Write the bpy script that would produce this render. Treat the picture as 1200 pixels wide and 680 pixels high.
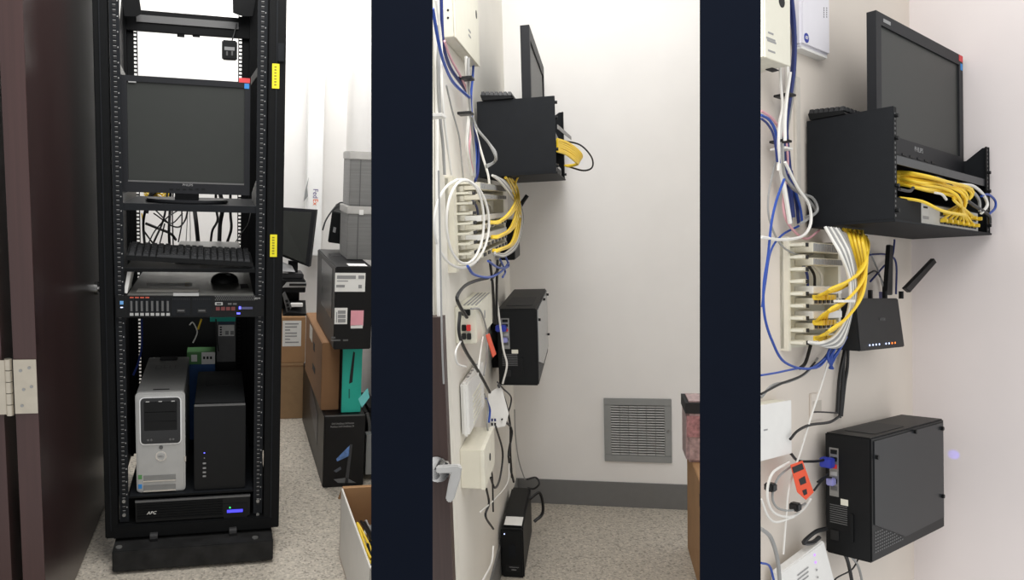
import bpy, bmesh, math, random
from mathutils import Vector, Matrix
random.seed(7)
for o in list(bpy.data.objects): bpy.data.objects.remove(o)
SC = bpy.context.scene
COL = SC.collection
# ------------------------------------------------------------------ camera, world, lights, exposure
F, PX, PY = 900.0, 470.0, 340.0          # focal length and optical axis, in pixels of the 1200x680 frame
CAM_PITCH = math.radians(6.5)
cd = bpy.data.cameras.new('camera'); cam = bpy.data.objects.new('camera', cd); COL.objects.link(cam)
cd.sensor_fit = 'HORIZONTAL'; cd.sensor_width = 36.0; cd.lens = 36.0*F/1200.0
cd.shift_x = (600.0-PX)/1200.0; cd.shift_y = (PY-340.0)/1200.0
cd.clip_start = .05; cd.clip_end = 60
cam.location = (0, 0, 1.55); cam.rotation_euler = (math.pi/2-CAM_PITCH, 0, 0)
SC.camera = cam
SC.view_settings.view_transform = 'Standard'; SC.view_settings.look = 'None'
SC.view_settings.gamma = 1; SC.view_settings.use_curve_mapping = False
SC.view_settings.exposure = 0.0
W = bpy.data.worlds.new('world'); SC.world = W; W.use_nodes = True
W.node_tree.nodes['Background'].inputs[0].default_value = (1, 1, 1, 1)
W.node_tree.nodes['Background'].inputs[1].default_value = .85

CAMW = Matrix.Translation(cam.location) @ cam.rotation_euler.to_matrix().to_4x4() @ Matrix(((1,0,0,0),(0,-1,0,0),(0,0,-1,0),(0,0,0,1)))
def nrm(v): return Vector(v).normalized()
def frame_yz(vy, vz):
    Y = nrm(((vy[0]-PX)/F, (vy[1]-PY)/F, 1)); D = nrm(((vz[0]-PX)/F, (vz[1]-PY)/F, 1))
    D = (D-Y*D.dot(Y)).normalized(); Z = -D
    return Y.cross(Z), Y, Z
def frame_yx(vy, vx):
    Y = nrm(((vy[0]-PX)/F, (vy[1]-PY)/F, 1)); X = -nrm(((vx[0]-PX)/F, (vx[1]-PY)/F, 1))
    X = (X-Y*X.dot(Y)).normalized()
    return X, Y, X.cross(Y)
class Room:                               # a rigidly turned room; local X right, Y away, Z up, camera standing at local origin
    def __init__(s, axes):
        X, Y, Z = axes
        s.R = Matrix((X, Y, Z))           # camera coords -> room coords
        s.M = CAMW @ s.R.transposed().to_4x4()
    def P(s, px, py, x=None, y=None, z=None):
        d = s.R @ Vector(((px-PX)/F, (py-PY)/F, 1.0))
        k = x/d.x if x is not None else (y/d.y if y is not None else z/d.z)
        return d*k
R1 = Room(frame_yz((260,180), (250,5300)))
R2 = Room(frame_yz((690,235), (830,7300)))
R3 = Room(frame_yx((1650,345), (-190,350)))
def area_light(room, loc, target, size, power, color=(1,.985,.97), sy=None):
    l = bpy.data.lights.new('unseen_overhead_light', 'AREA'); l.energy = power; l.color = color; l.size = size
    if sy: l.shape = 'RECTANGLE'; l.size_y = sy
    o = bpy.data.objects.new('unseen_overhead_light', l); COL.objects.link(o)
    d = (Vector(target)-Vector(loc)).normalized()
    q = d.to_track_quat('-Z', 'Y').to_matrix().to_4x4()
    o.matrix_world = room.M @ Matrix.Translation(Vector(loc)) @ q
area_light(R1, (0.35, 2.2, 1.45), (0.25, 3.6, -.8), 1.4, 50)
area_light(R1, (0.2, 4.0, 1.5), (0.2, 4.2, -1), 1.0, 30)  # second unseen lamp, added behind the rack to brighten the back wall
area_light(R2, (0.35, .75, 1.5), (0.35, 3.9, -.9), 1.3, 19)  # unseen lamp added towards the camera side to light the walls evenly
area_light(R3, (0.1, 1.0, 1.7), (-.9, 3.2, -.5), 1.2, 8.5)  # added out of view near the camera, evens the light on this wall

# ------------------------------------------------------------------ materials
def lin(c): c /= 255.0; return c/12.92 if c <= .04045 else ((c+.055)/1.055)**2.4
MATS = {}
def M(name, rgb=None, rough=.5, metal=0, var=.06, scale=30, bump=0, emit=0, kind=None, trans=0, spec=None):
    if name in MATS: return MATS[name]
    m = bpy.data.materials.new(name); m.use_nodes = True; MATS[name] = m
    nt = m.node_tree; n = nt.nodes; b = n['Principled BSDF']
    col = tuple(lin(c) for c in rgb)
    tc = n.new('ShaderNodeTexCoord'); nz = n.new('ShaderNodeTexNoise'); nz.inputs['Scale'].default_value = scale; nz.inputs['Detail'].default_value = 4
    nt.links.new(tc.outputs['Object'], nz.inputs['Vector'])
    rp = n.new('ShaderNodeValToRGB'); rp.color_ramp.elements[0].position = .3; rp.color_ramp.elements[1].position = .7
    rp.color_ramp.elements[0].color = (*[c*(1-var) for c in col], 1); rp.color_ramp.elements[1].color = (*[min(1, c*(1+var)) for c in col], 1)
    nt.links.new(nz.outputs['Fac'], rp.inputs['Fac']); out = rp.outputs['Color']
    if kind == 'floor':                   # speckled vinyl
        vo = n.new('ShaderNodeTexVoronoi'); vo.inputs['Scale'].default_value = 135; nt.links.new(tc.outputs['Object'], vo.inputs['Vector'])
        r2 = n.new('ShaderNodeValToRGB'); e = r2.color_ramp.elements; r2.color_ramp.interpolation = 'CONSTANT'
        e[0].position = 0; e[0].color = (*[c*.42 for c in col], 1); e[1].position = .1; e[1].color = (*[c*.72 for c in col], 1)
        for p, k in ((.26, 1.0), (.5, .86), (.68, 1.08), (.86, 1.3)):
            q = e.new(p); q.color = (*[min(1, c*k) for c in col], 1)
        sp = n.new('ShaderNodeSeparateColor'); nt.links.new(vo.outputs['Color'], sp.inputs[0]); nt.links.new(sp.outputs[0], r2.inputs['Fac'])
        mx = n.new('ShaderNodeMix'); mx.data_type = 'RGBA'; mx.inputs[0].default_value = .75
        nt.links.new(out, mx.inputs[6]); nt.links.new(r2.outputs['Color'], mx.inputs[7]); out = mx.outputs[2]
    if kind == 'wood':                    # vertical grain
        mp = n.new('ShaderNodeMapping'); mp.inputs['Scale'].default_value = (60, 60, 1.6); nt.links.new(tc.outputs['Object'], mp.inputs[0]); nt.links.new(mp.outputs[0], nz.inputs['Vector']); nz.inputs['Scale'].default_value = 1.5
    if kind == 'brushed':
        mp = n.new('ShaderNodeMapping'); mp.inputs['Scale'].default_value = (4, 4, 140); nt.links.new(tc.outputs['Object'], mp.inputs[0]); nt.links.new(mp.outputs[0], nz.inputs['Vector']); nz.inputs['Scale'].default_value = 1.5
    nt.links.new(out, b.inputs['Base Color'])
    b.inputs['Roughness'].default_value = rough; b.inputs['Metallic'].default_value = metal
    if spec is not None: b.inputs['Specular IOR Level'].default_value = spec
    if trans: b.inputs['Transmission Weight'].default_value = trans
    if bump:
        bp = n.new('ShaderNodeBump'); bp.inputs['Strength'].default_value = bump; bp.inputs['Distance'].default_value = .002
        nt.links.new(nz.outputs['Fac'], bp.inputs['Height']); nt.links.new(bp.outputs[0], b.inputs['Normal'])
    if emit:
        b.inputs['Emission Color'].default_value = (*col, 1); b.inputs['Emission Strength'].default_value = emit
    return m
# ------------------------------------------------------------------ mesh building
class MB:
    def __init__(s): s.v = []; s.f = []
    def add(s, vs, fs):
        k = len(s.v); s.v += [Vector(v) for v in vs]; s.f += [tuple(i+k for i in f) for f in fs]; return s
    def hexa(s, p):                       # 4 bottom, 4 top
        return s.add(p, [(3,2,1,0),(4,5,6,7),(0,1,5,4),(1,2,6,5),(2,3,7,6),(3,0,4,7)])
    def box(s, x0, x1, y0, y1, z0, z1):
        if x0 > x1: x0, x1 = x1, x0
        if y0 > y1: y0, y1 = y1, y0
        if z0 > z1: z0, z1 = z1, z0
        return s.hexa([(x0,y0,z0),(x1,y0,z0),(x1,y1,z0),(x0,y1,z0),(x0,y0,z1),(x1,y0,z1),(x1,y1,z1),(x0,y1,z1)])
    def px(s, R, a, b, c, d, y, dep):     # box whose near face covers pixels a,b,c,d at depth y
        x0, x1, z0, z1 = prect(R, a, b, c, d, y); return s.box(x0, x1, y, y+dep, z0, z1)
    def prism(s, poly, vec):
        n = len(poly); vec = Vector(vec); p = [Vector(q) for q in poly]
        return s.add(p+[q+vec for q in p], [tuple(range(n-1,-1,-1)), tuple(range(n,2*n))]+[(i,(i+1)%n,n+(i+1)%n,n+i) for i in range(n)])
    def cyl(s, p0, p1, r, seg=12, r1=None):
        p0, p1 = Vector(p0), Vector(p1); r1 = r if r1 is None else r1
        d = (p1-p0).normalized(); u = d.orthogonal().normalized(); w = d.cross(u)
        vs = []
        for p, q in ((p0, r), (p1, r1)):
            for i in range(seg):
                a = 2*math.pi*i/seg; vs.append(p+u*(q*math.cos(a))+w*(q*math.sin(a)))
        return s.add(vs, [tuple(range(seg-1,-1,-1)), tuple(range(seg,2*seg))]+[(i,(i+1)%seg,seg+(i+1)%seg,seg+i) for i in range(seg)])
    def tube(s, pts, r, seg=6, n=6):
        P = [Vector(p) for p in pts]
        if len(P) > 2 and n > 1:
            Q = [P[0]*2-P[1]]+P+[P[-1]*2-P[-2]]; C = []
            for i in range(1, len(Q)-2):
                for k in range(n):
                    t = k/n; a, b, c, d = Q[i-1], Q[i], Q[i+1], Q[i+2]
                    C.append(.5*((2*b)+(c-a)*t+(2*a-5*b+4*c-d)*t*t+(3*b-a-3*c+d)*t**3))
            C.append(P[-1]); P = C
        vs = []; u = None
        for i, p in enumerate(P):
            d = (P[min(i+1, len(P)-1)]-P[max(i-1, 0)]).normalized()
            if u is None: u = d.orthogonal().normalized()
            u = (u-d*u.dot(d)); u = u.normalized() if u.length > 1e-6 else d.orthogonal().normalized()
            w = d.cross(u)
            for k in range(seg):
                a = 2*math.pi*k/seg; vs.append(p+u*(r*math.cos(a))+w*(r*math.sin(a)))
        fs = [tuple(range(seg-1,-1,-1)), tuple(range(len(vs)-seg, len(vs)))]
        for i in range(len(P)-1):
            for k in range(seg): fs.append((i*seg+k, i*seg+(k+1)%seg, (i+1)*seg+(k+1)%seg, (i+1)*seg+k))
        return s.add(vs, fs)
    def rrect(s, c, u, w, hw, hh, r, vec, seg=4):   # rounded rectangle slab
        c, u, w = Vector(c), Vector(u), Vector(w); P = []
        for cx, cy, a0 in ((1,1,0),(-1,1,90),(-1,-1,180),(1,-1,270)):
            for k in range(seg+1):
                a = math.radians(a0+90*k/seg); P.append(c+u*(cx*(hw-r)+r*math.cos(a))+w*(cy*(hh-r)+r*math.sin(a)))
        return s.prism(P, vec)
    def disc(s, c, nrmv, r, t, seg=20): c = Vector(c); return s.cyl(c, c+Vector(nrmv).normalized()*t, r, seg)
    def text(s, body, c, right, up, h, depth=.0006, spacing=1.0, shear=0, maxw=None):
        cu = bpy.data.curves.new('t', 'FONT'); cu.body = body; cu.align_x = 'CENTER'; cu.align_y = 'CENTER'; cu.extrude = depth/h/2 if h else 0
        cu.space_character = spacing; cu.shear = shear; cu.resolution_u = 3
        o = bpy.data.objects.new('t', cu); COL.objects.link(o); dg = bpy.context.evaluated_depsgraph_get(); dg.update()
        me = bpy.data.meshes.new_from_object(o.evaluated_get(dg))
        right, up, c = Vector(right).normalized(), Vector(up).normalized(), Vector(c); nn = right.cross(up)
        k = h/.7; xs = [v.co.x for v in me.vertices] or [0, 1]; kx = k
        if maxw: kx = maxw/(max(xs)-min(xs))
        s.add([c+right*(v.co.x*kx)+up*(v.co.y*k)+nn*(v.co.z*h) for v in me.vertices], [tuple(p.vertices) for p in me.polygons])
        bpy.data.objects.remove(o); bpy.data.curves.remove(cu); bpy.data.meshes.remove(me); return s
def prect(R, a, b, c, d, y):
    my, mx = (b+d)/2, (a+c)/2
    return R.P(a,my,y=y).x, R.P(c,my,y=y).x, R.P(mx,d,y=y).z, R.P(mx,b,y=y).z
def mk_mesh(name, mb, org, bev=0, smooth=False, seg=2):
    me = bpy.data.meshes.new(name); me.from_pydata([v-org for v in mb.v], [], mb.f)
    bm = bmesh.new(); bm.from_mesh(me)
    bmesh.ops.recalc_face_normals(bm, faces=bm.faces)
    if bev:
        es = [e for e in bm.edges if len(e.link_faces) == 2 and e.calc_face_angle(0) > .6]
        bmesh.ops.bevel(bm, geom=es, offset=bev, segments=seg, affect='EDGES', clamp_overlap=True)
    if smooth:
        for f in bm.faces: f.smooth = True
        for e in bm.edges:
            if len(e.link_faces) == 2 and e.calc_face_angle(0) > .7: e.smooth = False
    bm.to_mesh(me); bm.free(); return me
THINGS = []
class Thing:
    def __init__(s, room, name, label, cat, group=None, kind=None):
        s.room, s.name, s.label, s.cat, s.group, s.kind = room, name, label, cat, group, kind
        s.parts = []; THINGS.append(s)
    def add(s, name, mb, mat, under=None, bev=0, smooth=False, label=None, kind=None, at=None):
        s.parts.append(dict(name=name, mb=mb, mat=mat, under=under, bev=bev, smooth=smooth, label=label, kind=kind, at=at)); return len(s.parts)-1
    def inst(s, name, mb, mat, offsets, under=None, bev=0, smooth=False):   # alike pieces sharing one mesh; mb built round (0,0,0)
        for q in offsets: s.add(name, mb, mat, under, bev, smooth, at=Vector(q))
    def finish(s):
        vs = [v+(p['at'] or Vector()) for p in s.parts for v in p['mb'].v]
        lo = [min(v[i] for v in vs) for i in range(3)]; hi = [max(v[i] for v in vs) for i in range(3)]
        org = Vector(((lo[0]+hi[0])/2, (lo[1]+hi[1])/2, lo[2]))
        solo = len(s.parts) == 1 and s.parts[0]['name'] == s.name
        root = None; objs = []; cache = {}
        if not solo:
            root = bpy.data.objects.new(s.name, None); root.empty_display_size = .05; COL.objects.link(root)
        for p in s.parts:
            key = id(p['mb'])
            if key not in cache:
                cache[key] = mk_mesh(p['name'], p['mb'], Vector() if p['at'] is not None else org, p['bev'], p['smooth'])
                cache[key].materials.append(p['mat'])
            o = bpy.data.objects.new(p['name'], cache[key]); COL.objects.link(o); objs.append(o)
            if solo: root = o
            else:
                o.parent = root if p['under'] is None else objs[p['under']]
                if p['at'] is not None: o.location = p['at']-org
                if p['at'] is None and p['under'] is not None and s.parts[p['under']]['at'] is not None: o.location = org-s.parts[p['under']]['at']-org
            if p['label']: o['label'] = p['label']
            if p['kind']: o['kind'] = p['kind']
        root.matrix_world = s.room.M @ Matrix.Translation(org)
        if s.kind: root['kind'] = s.kind
        if s.label: root['label'] = s.label
        if s.cat: root['category'] = s.cat
        if s.group: root['group'] = s.group
        return root
def solo(room, name, mb, mat, label, cat, group=None, bev=0, smooth=False, kind=None):
    t = Thing(room, name, label, cat, group, kind); t.add(name, mb, mat, bev=bev, smooth=smooth); return t
def struct(room, name, mb, mat, label=None, bev=0):
    t = Thing(room, name, label, None, None, 'structure'); t.add(name, mb, mat, bev=bev); return t
def wire(room, pts, r, mat, label, group, name='cable', cat='cable', n=6, seg=6):
    return solo(room, name, MB().tube(pts, r, seg, n), mat, label, cat, group, smooth=True)
X, Y, Z = Vector((1,0,0)), Vector((0,1,0)), Vector((0,0,1))
# ------------------------------------------------------------------ palette
wall_w = M('painted_wall_white', (232,230,227), .75, var=.015, scale=6, bump=.05)
wall_l = M('painted_wall_cream', (228,224,214), .7, var=.02, scale=5, bump=.05)
floor_m = M('speckled_vinyl', (184,176,163), .45, var=.05, scale=25, kind='floor')
navy = M('navy_divider', (10,16,28), .9, var=.02, spec=.1)
door_m = M('maroon_wood', (44,29,29), .28, var=.22, kind='wood')
door_e = M('maroon_wood_edge', (62,40,38), .45, var=.12, kind='wood')
brown_door = M('dark_brown_wood', (62,46,42), .4, var=.2, kind='wood')
blk = M('black_metal', (17,18,19), .55, var=.1, spec=.12)
blk2 = M('black_powder_coat', (28,30,33), .6, var=.06, spec=.14)
blkp = M('black_plastic', (21,22,23), .45, var=.06, spec=.2)
dark = M('near_black', (14,14,15), .6, var=.05)
bezel = M('monitor_bezel_plastic', (34,35,38), .5, var=.04, spec=.18)
screen = M('lcd_panel_off', (52,54,52), .4, var=.02, spec=.2)
gloss = M('glossy_black', (12,12,13), .12, var=.02)
steel = M('steel', (150,150,148), .38, .7, var=.08, kind='brushed')
chrome = M('chrome', (215,214,212), .14, 1, var=.02)
nickel = M('satin_nickel', (188,180,165), .35, .85, var=.05)
galv = M('galvanised_lid', (118,118,114), .42, .35, var=.2, scale=14)
silver = M('silver_plastic', (176,176,174), .38, .25, var=.03)
white = M('white_plastic', (232,231,227), .45, var=.02)
cream = M('cream_enamel', (224,221,205), .5, var=.02)
beige = M('ivory_plastic', (222,217,200), .5, var=.03)
paper = M('white_paper', (236,235,231), .8, var=.02)
ink = M('black_ink', (38,38,40), .8, var=.02)
grey_t = M('grey_print', (150,150,150), .7, var=.02)
card = M('brown_cardboard', (168,130,92), .85, var=.05, scale=12)
card2 = M('brown_cardboard_dark', (140,104,72), .85, var=.05, scale=12)
cardw = M('white_cardboard', (214,210,202), .8, var=.03, scale=12)
yel = M('yellow_cable_jacket', (242,206,58), .4, var=.06)
blu = M('blue_cable_jacket', (36,72,158), .4, var=.06)
navyc = M('dark_blue_cable_jacket', (26,42,104), .4, var=.06)
gry = M('grey_cable_jacket', (150,150,148), .45, var=.06)
whc = M('white_cable_jacket', (228,226,220), .45, var=.03)
pnk = M('pink_cable_jacket', (222,168,176), .45, var=.04)
bkc = M('black_cable_jacket', (20,20,21), .45, var=.05)
ytag = M('yellow_tag', (232,220,30), .6, var=.03)
red = M('red_sticker', (206,62,66), .6, var=.03)
bluest = M('blue_sticker', (46,130,200), .6, var=.03)
teal = M('teal_carton', (44,186,166), .7, var=.03)
tealt = M('teal_tag', (120,214,214), .7, var=.03)
pink = M('pink_label', (236,164,176), .7, var=.03)
orange = M('orange_tag', (236,84,44), .6, var=.03)
grn = M('green_carton', (88,142,84), .7, var=.04)
blubox = M('blue_carton', (40,78,130), .7, var=.04)
grey = M('grey_paint', (140,142,141), .5, var=.03)
grey_base = M('grey_vinyl_baseboard', (112,112,111), .55, var=.03)
midgrey = M('mid_grey_plastic', (92,92,92), .5, var=.04)
led_b = M('blue_led', (90,90,255), .4, emit=2.5)
led_w = M('white_led', (200,215,255), .4, emit=1.5)
led_o = M('orange_led', (255,120,40), .4, emit=2)
led_g = M('green_led', (60,230,120), .4, emit=1.5)
lcd = M('blue_lcd', (70,66,226), .4, emit=1.1)
vga_b = M('blue_vga_plug', (48,62,170), .45, var=.03)
lilac = M('lilac_vga_plug', (150,150,205), .45, var=.03)
redm = M('red_plastic', (214,52,50), .4, var=.03)
foil = M('crinkled_wrap', (176,150,150), .3, var=.35, scale=60, bump=.6)
glass_s = M('smoked_side_panel', (40,42,44), .3, var=.02, spec=.15)
glass_l = M('painted_reflection_panel', (150,152,152), .2, .2, var=.02)  # pale base colour stands in for the reflection on the panel
coral = M('coral_print', (196,92,70), .7)
purple = M('purple_lettering', (78,60,132), .7); orangel = M('orange_lettering', (240,110,40), .7)
# ------------------------------------------------------------------ dividers between the three rooms
R0 = Room((Vector((1,0,0)), Vector((0,0,1)), Vector((0,-1,0))))
for nm, a, b in (('wall_divider_left', 435, 507), ('wall_divider_right', 820, 891.5)):
    p = [R0.P(a,340,y=1.6), R0.P(b,340,y=1.6), R0.P(b-9,340,y=1.68), R0.P(a+9,340,y=1.68)]
    mb = MB().prism([Vector((q.x,q.y,-.78)) for q in p], (0,0,1.56)); struct(R0, nm, mb, navy, 'dark navy upright divider between two rooms')
def ring(mb, x0, x1, z0, z1, y0, y1, w, wb=None):     # rectangular frame of four bars, facing -y
    wb = w if wb is None else wb
    mb.box(x0,x1,y0,y1,z1-w,z1); mb.box(x0,x1,y0,y1,z0,z0+wb); mb.box(x0,x0+w,y0,y1,z0+wb,z1-w); mb.box(x1-w,x1,y0,y1,z0+wb,z1-w); return mb
# ================================================================== ROOM 1 : server rack
YF, YR, ZF = 2.68, 3.5, -1.455
P = R1.P
YW1 = 4.75; XR1 = P(402,300,y=YW1).x
cF = P(470,640,z=ZF).x/P(470,640,z=ZF).y; xm_ = min(XR1, cF*3.05)
struct(R1, 'floor', MB().prism([(-1.6,1.6,ZF-.05),(cF*1.6,1.6,ZF-.05),(xm_,3.05,ZF-.05),(XR1,3.05,ZF-.05),(XR1,YW1,ZF-.05),(-1.6,YW1,ZF-.05)], (0,0,.05)), floor_m)
struct(R1, 'wall_back', MB().box(-1.6, XR1+.05, YW1, YW1+.06, ZF-.05, 1.3), wall_w)
struct(R1, 'wall_right', MB().box(XR1, XR1+.06, 3.05, YW1, ZF-.05, 1.3), wall_w)
# door on the left
yn, yfar = 2.2, 3.2
pn = P(43,423,y=yn); pf = P(123,500,y=yfar)
dv = Vector((pf.x-pn.x, yfar-yn, 0)); dn = Vector((-dv.y, dv.x, 0)).normalized()
th = .058
t = Thing(R1, 'door_1', 'dark maroon wooden door standing open beside the rack', None, kind='structure')
a, b = Vector((pn.x,yn,0)), Vector((pf.x,yfar,0))
lf = t.add('leaf', MB().prism([q+Z*(ZF+.012) for q in (a, b, b+dn*th, a+dn*th)], (0,0,2.35)), door_m, bev=.002)
ed = dn; fn = -dv.normalized()
t.add('edge_band', MB().prism([a+fn*.0005+Z*(ZF+.013), a+ed*th+fn*.0005+Z*(ZF+.013), a+ed*th+fn*.003+Z*(ZF+.013), a+fn*.003+Z*(ZF+.013)], (0,0,2.34)), door_e, under=lf)
hz = P(110,331,y=yfar).z; hb = a+(b-a)*.86
hd = MB().cyl(hb+Z*hz, hb-dn*.012+Z*hz, .026, 18).cyl(hb+Z*hz, hb-dn*.06+Z*hz, .01, 12); q = hb-dn*.055+Z*hz
hd.tube([q+dv.normalized()*.008, q-dv.normalized()*.05, q-dv.normalized()*.12+Z*-.004], .009, 8); t.add('lever_handle', hd, chrome, under=lf, smooth=True)
# hinge on the edge band and the jamb
zc0, zc1 = P(30,484,y=yn).z, P(30,421,y=yn).z
hg = MB(); w0 = a+fn*.004
hgi = t.add('hinge', MB().prism([w0+Z*zc0, w0+ed*(th)+Z*zc0, w0+ed*th+fn*.003+Z*zc0, w0+fn*.003+Z*zc0], (0,0,zc1-zc0)), nickel)
kn = w0+ed*(th+.012)+fn*.004; L = zc1-zc0
for i in range(5): t.add('hinge_knuckle', MB().cyl(kn+Z*(zc0-.004+i*(L+.008)/5+.001), kn+Z*(zc0-.004+(i+1)*(L+.008)/5-.001), .0095, 12), nickel, under=hgi, smooth=True)
t.add('hinge_leaf', MB().prism([kn+ed*.008+Z*zc0, kn+ed*.05+Z*zc0, kn+ed*.05+fn*.003+Z*zc0, kn+ed*.008+fn*.003+Z*zc0], (0,0,L)), nickel, under=hgi)
for du, fz in ((.018,.85),(.04,.8),(.014,.5),(.034,.45),(.04,.15)):
    s0 = w0+ed*du+fn*.003+Z*(zc0+L*fz); t.add('screw', MB().cyl(s0, s0+fn*.0015, .0045, 10), steel, under=hgi)
jx1 = P(3,423,y=yn+.02).x
t2 = Thing(R1, 'trim_1', 'maroon door jamb at the left edge', None, kind='structure')
t2.add('jamb', MB().box(jx1-.25, jx1, yn+.01, yn+.16, ZF, .95), door_e)
zt0, zt1 = P(4,105,y=yn).z, P(4,27,y=yn).z
t2.add('hinge_plate', MB().box(jx1-.12, jx1-.002, yn+.006, yn+.0098, zt0, zt1), cream)
for fz in (.35,.68): t2.add('screw', MB().cyl((jx1-.014,yn+.006,zt0+(zt1-zt0)*fz),(jx1-.014,yn+.004,zt0+(zt1-zt0)*fz),.006,10), steel)
# wall behind the door gap, shade put into its colour; little grey box
struct(R1, 'wall_left', MB().box(-1.6, -1.54, 2.3, YW1, ZF, 1.3), M('shaded_teal_wall',(52,58,60),.8))
gb = P(30,595,y=2.62)
t = Thing(R1, 'junction_box', 'small grey box with a wire seen through the door gap', 'junction box')
t.add('body', MB().px(R1, 20,572,52,614,2.6,.06), grey, bev=.004); t.add('wire', MB().tube([P(32,570,y=2.59),P(31,590,y=2.58),P(38,618,y=2.585),P(36,655,y=2.59)], .0025), gry, smooth=True)
# ---- rack
t = Thing(R1, 'server_rack', 'tall black open server rack standing on a black plinth', 'server rack')
xl0, xl1 = P(116,335,y=YF).x, P(132,335,y=YF).x; xr0, xr1 = P(312,335,y=YF).x, P(331,335,y=YF).x
zb, zt = P(226,625,y=YF).z, .78
for x0, x1 in ((xl0,xl1),(xr0,xr1)):
    i = t.add('post', MB().box(x0,x1,YF,YF+.05,zb,zt), blk, bev=.003)
    t.add('post_groove', MB().box(x0+(x1-x0)*.42, x0+(x1-x0)*.5, YF-.003, YF, zb+.03, zt), blk2, under=i)
xa0, xa1 = P(133.5,335,y=YF).x, P(145,335,y=YF).x; xb0, xb1 = P(299.5,335,y=YF).x, P(310.5,335,y=YF).x
hole = MB().box(-.0042,.0042,-.0012,.0012,-.0042,.0042); dot = MB().box(-.0018,.0018,-.0012,.0012,-.0018,.0018)
for x0, x1 in ((xa0,xa1),(xb0,xb1)):
    i = t.add('rail', MB().box(x0,x1,YF+.02,YF+.024,zb+.05,zt).box(x0 if x0<0 else x1-.004, x0+.004 if x0<0 else x1, YF+.024,YF+.09,zb+.05,zt), blk2)
    hs = MB(); ds = MB(); z = zb+.09; k = 0; cx = (x0+x1)/2
    while z < zt-.02:
        hs.box(cx-.0046,cx+.0046,YF+.0185,YF+.02,z-.0046,z+.0046)
        if k % 3 == 1: ds.box(cx+.008,cx+.0115,YF+.0185,YF+.02,z-.002,z+.002)
        ds.box(cx-.0046,cx+.0046,YF+.0178,YF+.0185,z+.003,z+.0046)
        z += .01588; k += 1
    t.add('hole_row', hs, dark, under=i, kind='stuff'); t.add('number_marks', ds, grey_t, under=i, kind='stuff')
    for py in (587, 603):
        q = P(154 if x0 < 0 else 299.5, py, y=YF+.017); t.add('screw', MB().cyl((cx,YF+.018,q.z),(cx,YF+.012,q.z),.006,10), steel, under=i)
for x0 in (xl0, xr1-.004): t.add('side_panel', MB().box(x0, x0+.004, YF+.05, YR, zb, zt), dark)
# rear rails as ladders with open square holes
rl = (P(150,70,y=YR).x, P(162,70,y=YR).x); rr = (P(279,70,y=YR).x, P(292,70,y=YR).x)
for x0, x1, inner in ((*rl, 1), (*rr, 0)):
    mb = MB(); e = .011
    mb.box(x0, x1, YR-.06, YR-.056, zb, zt) if False else None
    s0, s1 = (x1-.004, x1) if inner else (x0, x0+.004)
    mb.box(s0, s1, YR-.02, YR-.016, zb, zt)
    h0, h1 = (x1-.004-e, x1-.004) if inner else (x0+.004, x0+.004+e)
    r0, r1 = (x0, h0) if inner else (h1, x1)
    mb.box(r0, r1, YR-.02, YR-.016, zb, zt)
    z = zb+.02
    while z < zt: mb.box(h0, h1, YR-.02, YR-.016, z, z+.007); z += .01588
    i = t.add('rear_rail', mb, blk)
    t.add('rear_post', MB().box(x0-.03 if inner else x1, x0 if inner else xr1-.004, YR-.05, YR, zb, zt), blk)
x0, x1, z0, z1 = prect(R1, 158, 17, 287, 41, YR-.03)
i = t.add('crossbar', MB().box(rl[0],rr[1],YR-.045,YR-.02,z0,z1), blk, bev=.002)
zz = z0+(z1-z0)*.42; t.add('bar_flange', MB().box(rl[1],rr[0],YR-.052,YR-.045,zz,zz+.028), midgrey, under=i)
for px in (212, 230): q = P(px,42,y=YR-.03); t.add('clip', MB().box(q.x-.015,q.x+.015,YR-.04,YR-.03,q.z-.006,q.z+.008), blk, under=i)
# corner gussets at the top of the rear frame
yg = YR-.12
for poly in ([(138,-30),(159,-30),(166,16),(160,19),(146,19)], [(272,-30),(305,-30),(296,19),(284,19),(273,15)]):
    t.add('gusset', MB().prism([P(*p,y=yg) for p in poly], (0,.004,0)), blk)
t.add('bottom_bar', MB().px(R1,132,612,319,626,YF-.004,.06), blk, bev=.003)
t.add('bottom_pan', MB().box(xl1,xr0,YF+.05,YR,zb+.01,zb+.02), blk)
x0, x1, z0, z1 = prect(R1, 131, 632, 320, 655, YF-.075)
pl = t.add('plinth', MB().box(x0,x1,YF-.075,YR,ZF+.012,zb-.012), M('scuffed_black_steel',(34,34,34),.55,spec=.2,var=.4,scale=18), bev=.003)
for px in (152, 301): q = P(px,655,y=YF-.03); t.add('foot', MB().cyl((q.x,YF-.03,ZF),(q.x,YF-.03,ZF+.014),.022,14), dark)
for px in (180, 273): q = P(px,627,y=YF-.02); t.add('caster', MB().cyl((q.x-.013,YF+.0,zb-.004),(q.x+.013,YF+.0,zb-.004),.02,14), dark)
for px in (139, 299): q = P(px,632,y=YF-.05); t.add('bolt', MB().cyl((q.x,YF-.045,zb-.012),(q.x,YF-.045,zb-.009),.011,14), steel, under=pl)
t.add('back_panel', MB().px(R1,166,297,300,622,YR-.014,.004), dark)
for (a0,b0,a1,b1) in ((134,69,147,94),(311,70,294,95)):
    p0 = P(a0,b0,y=YF+.03); p1 = P(a1,b1,y=YF+.16)
    t.add('brace', MB().prism([p0+Z*.014, p0-Z*.014, p1-Z*.014, p1+Z*.014], (.003,0,0)), steel)
q = P(334,62,y=YF-.004); xx = (xr0+xr1)/2
t.add('latch', MB().box(xx,xx+.022,YF-.01,YF,q.z-.03,q.z+.03), blk2, bev=.002)
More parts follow.
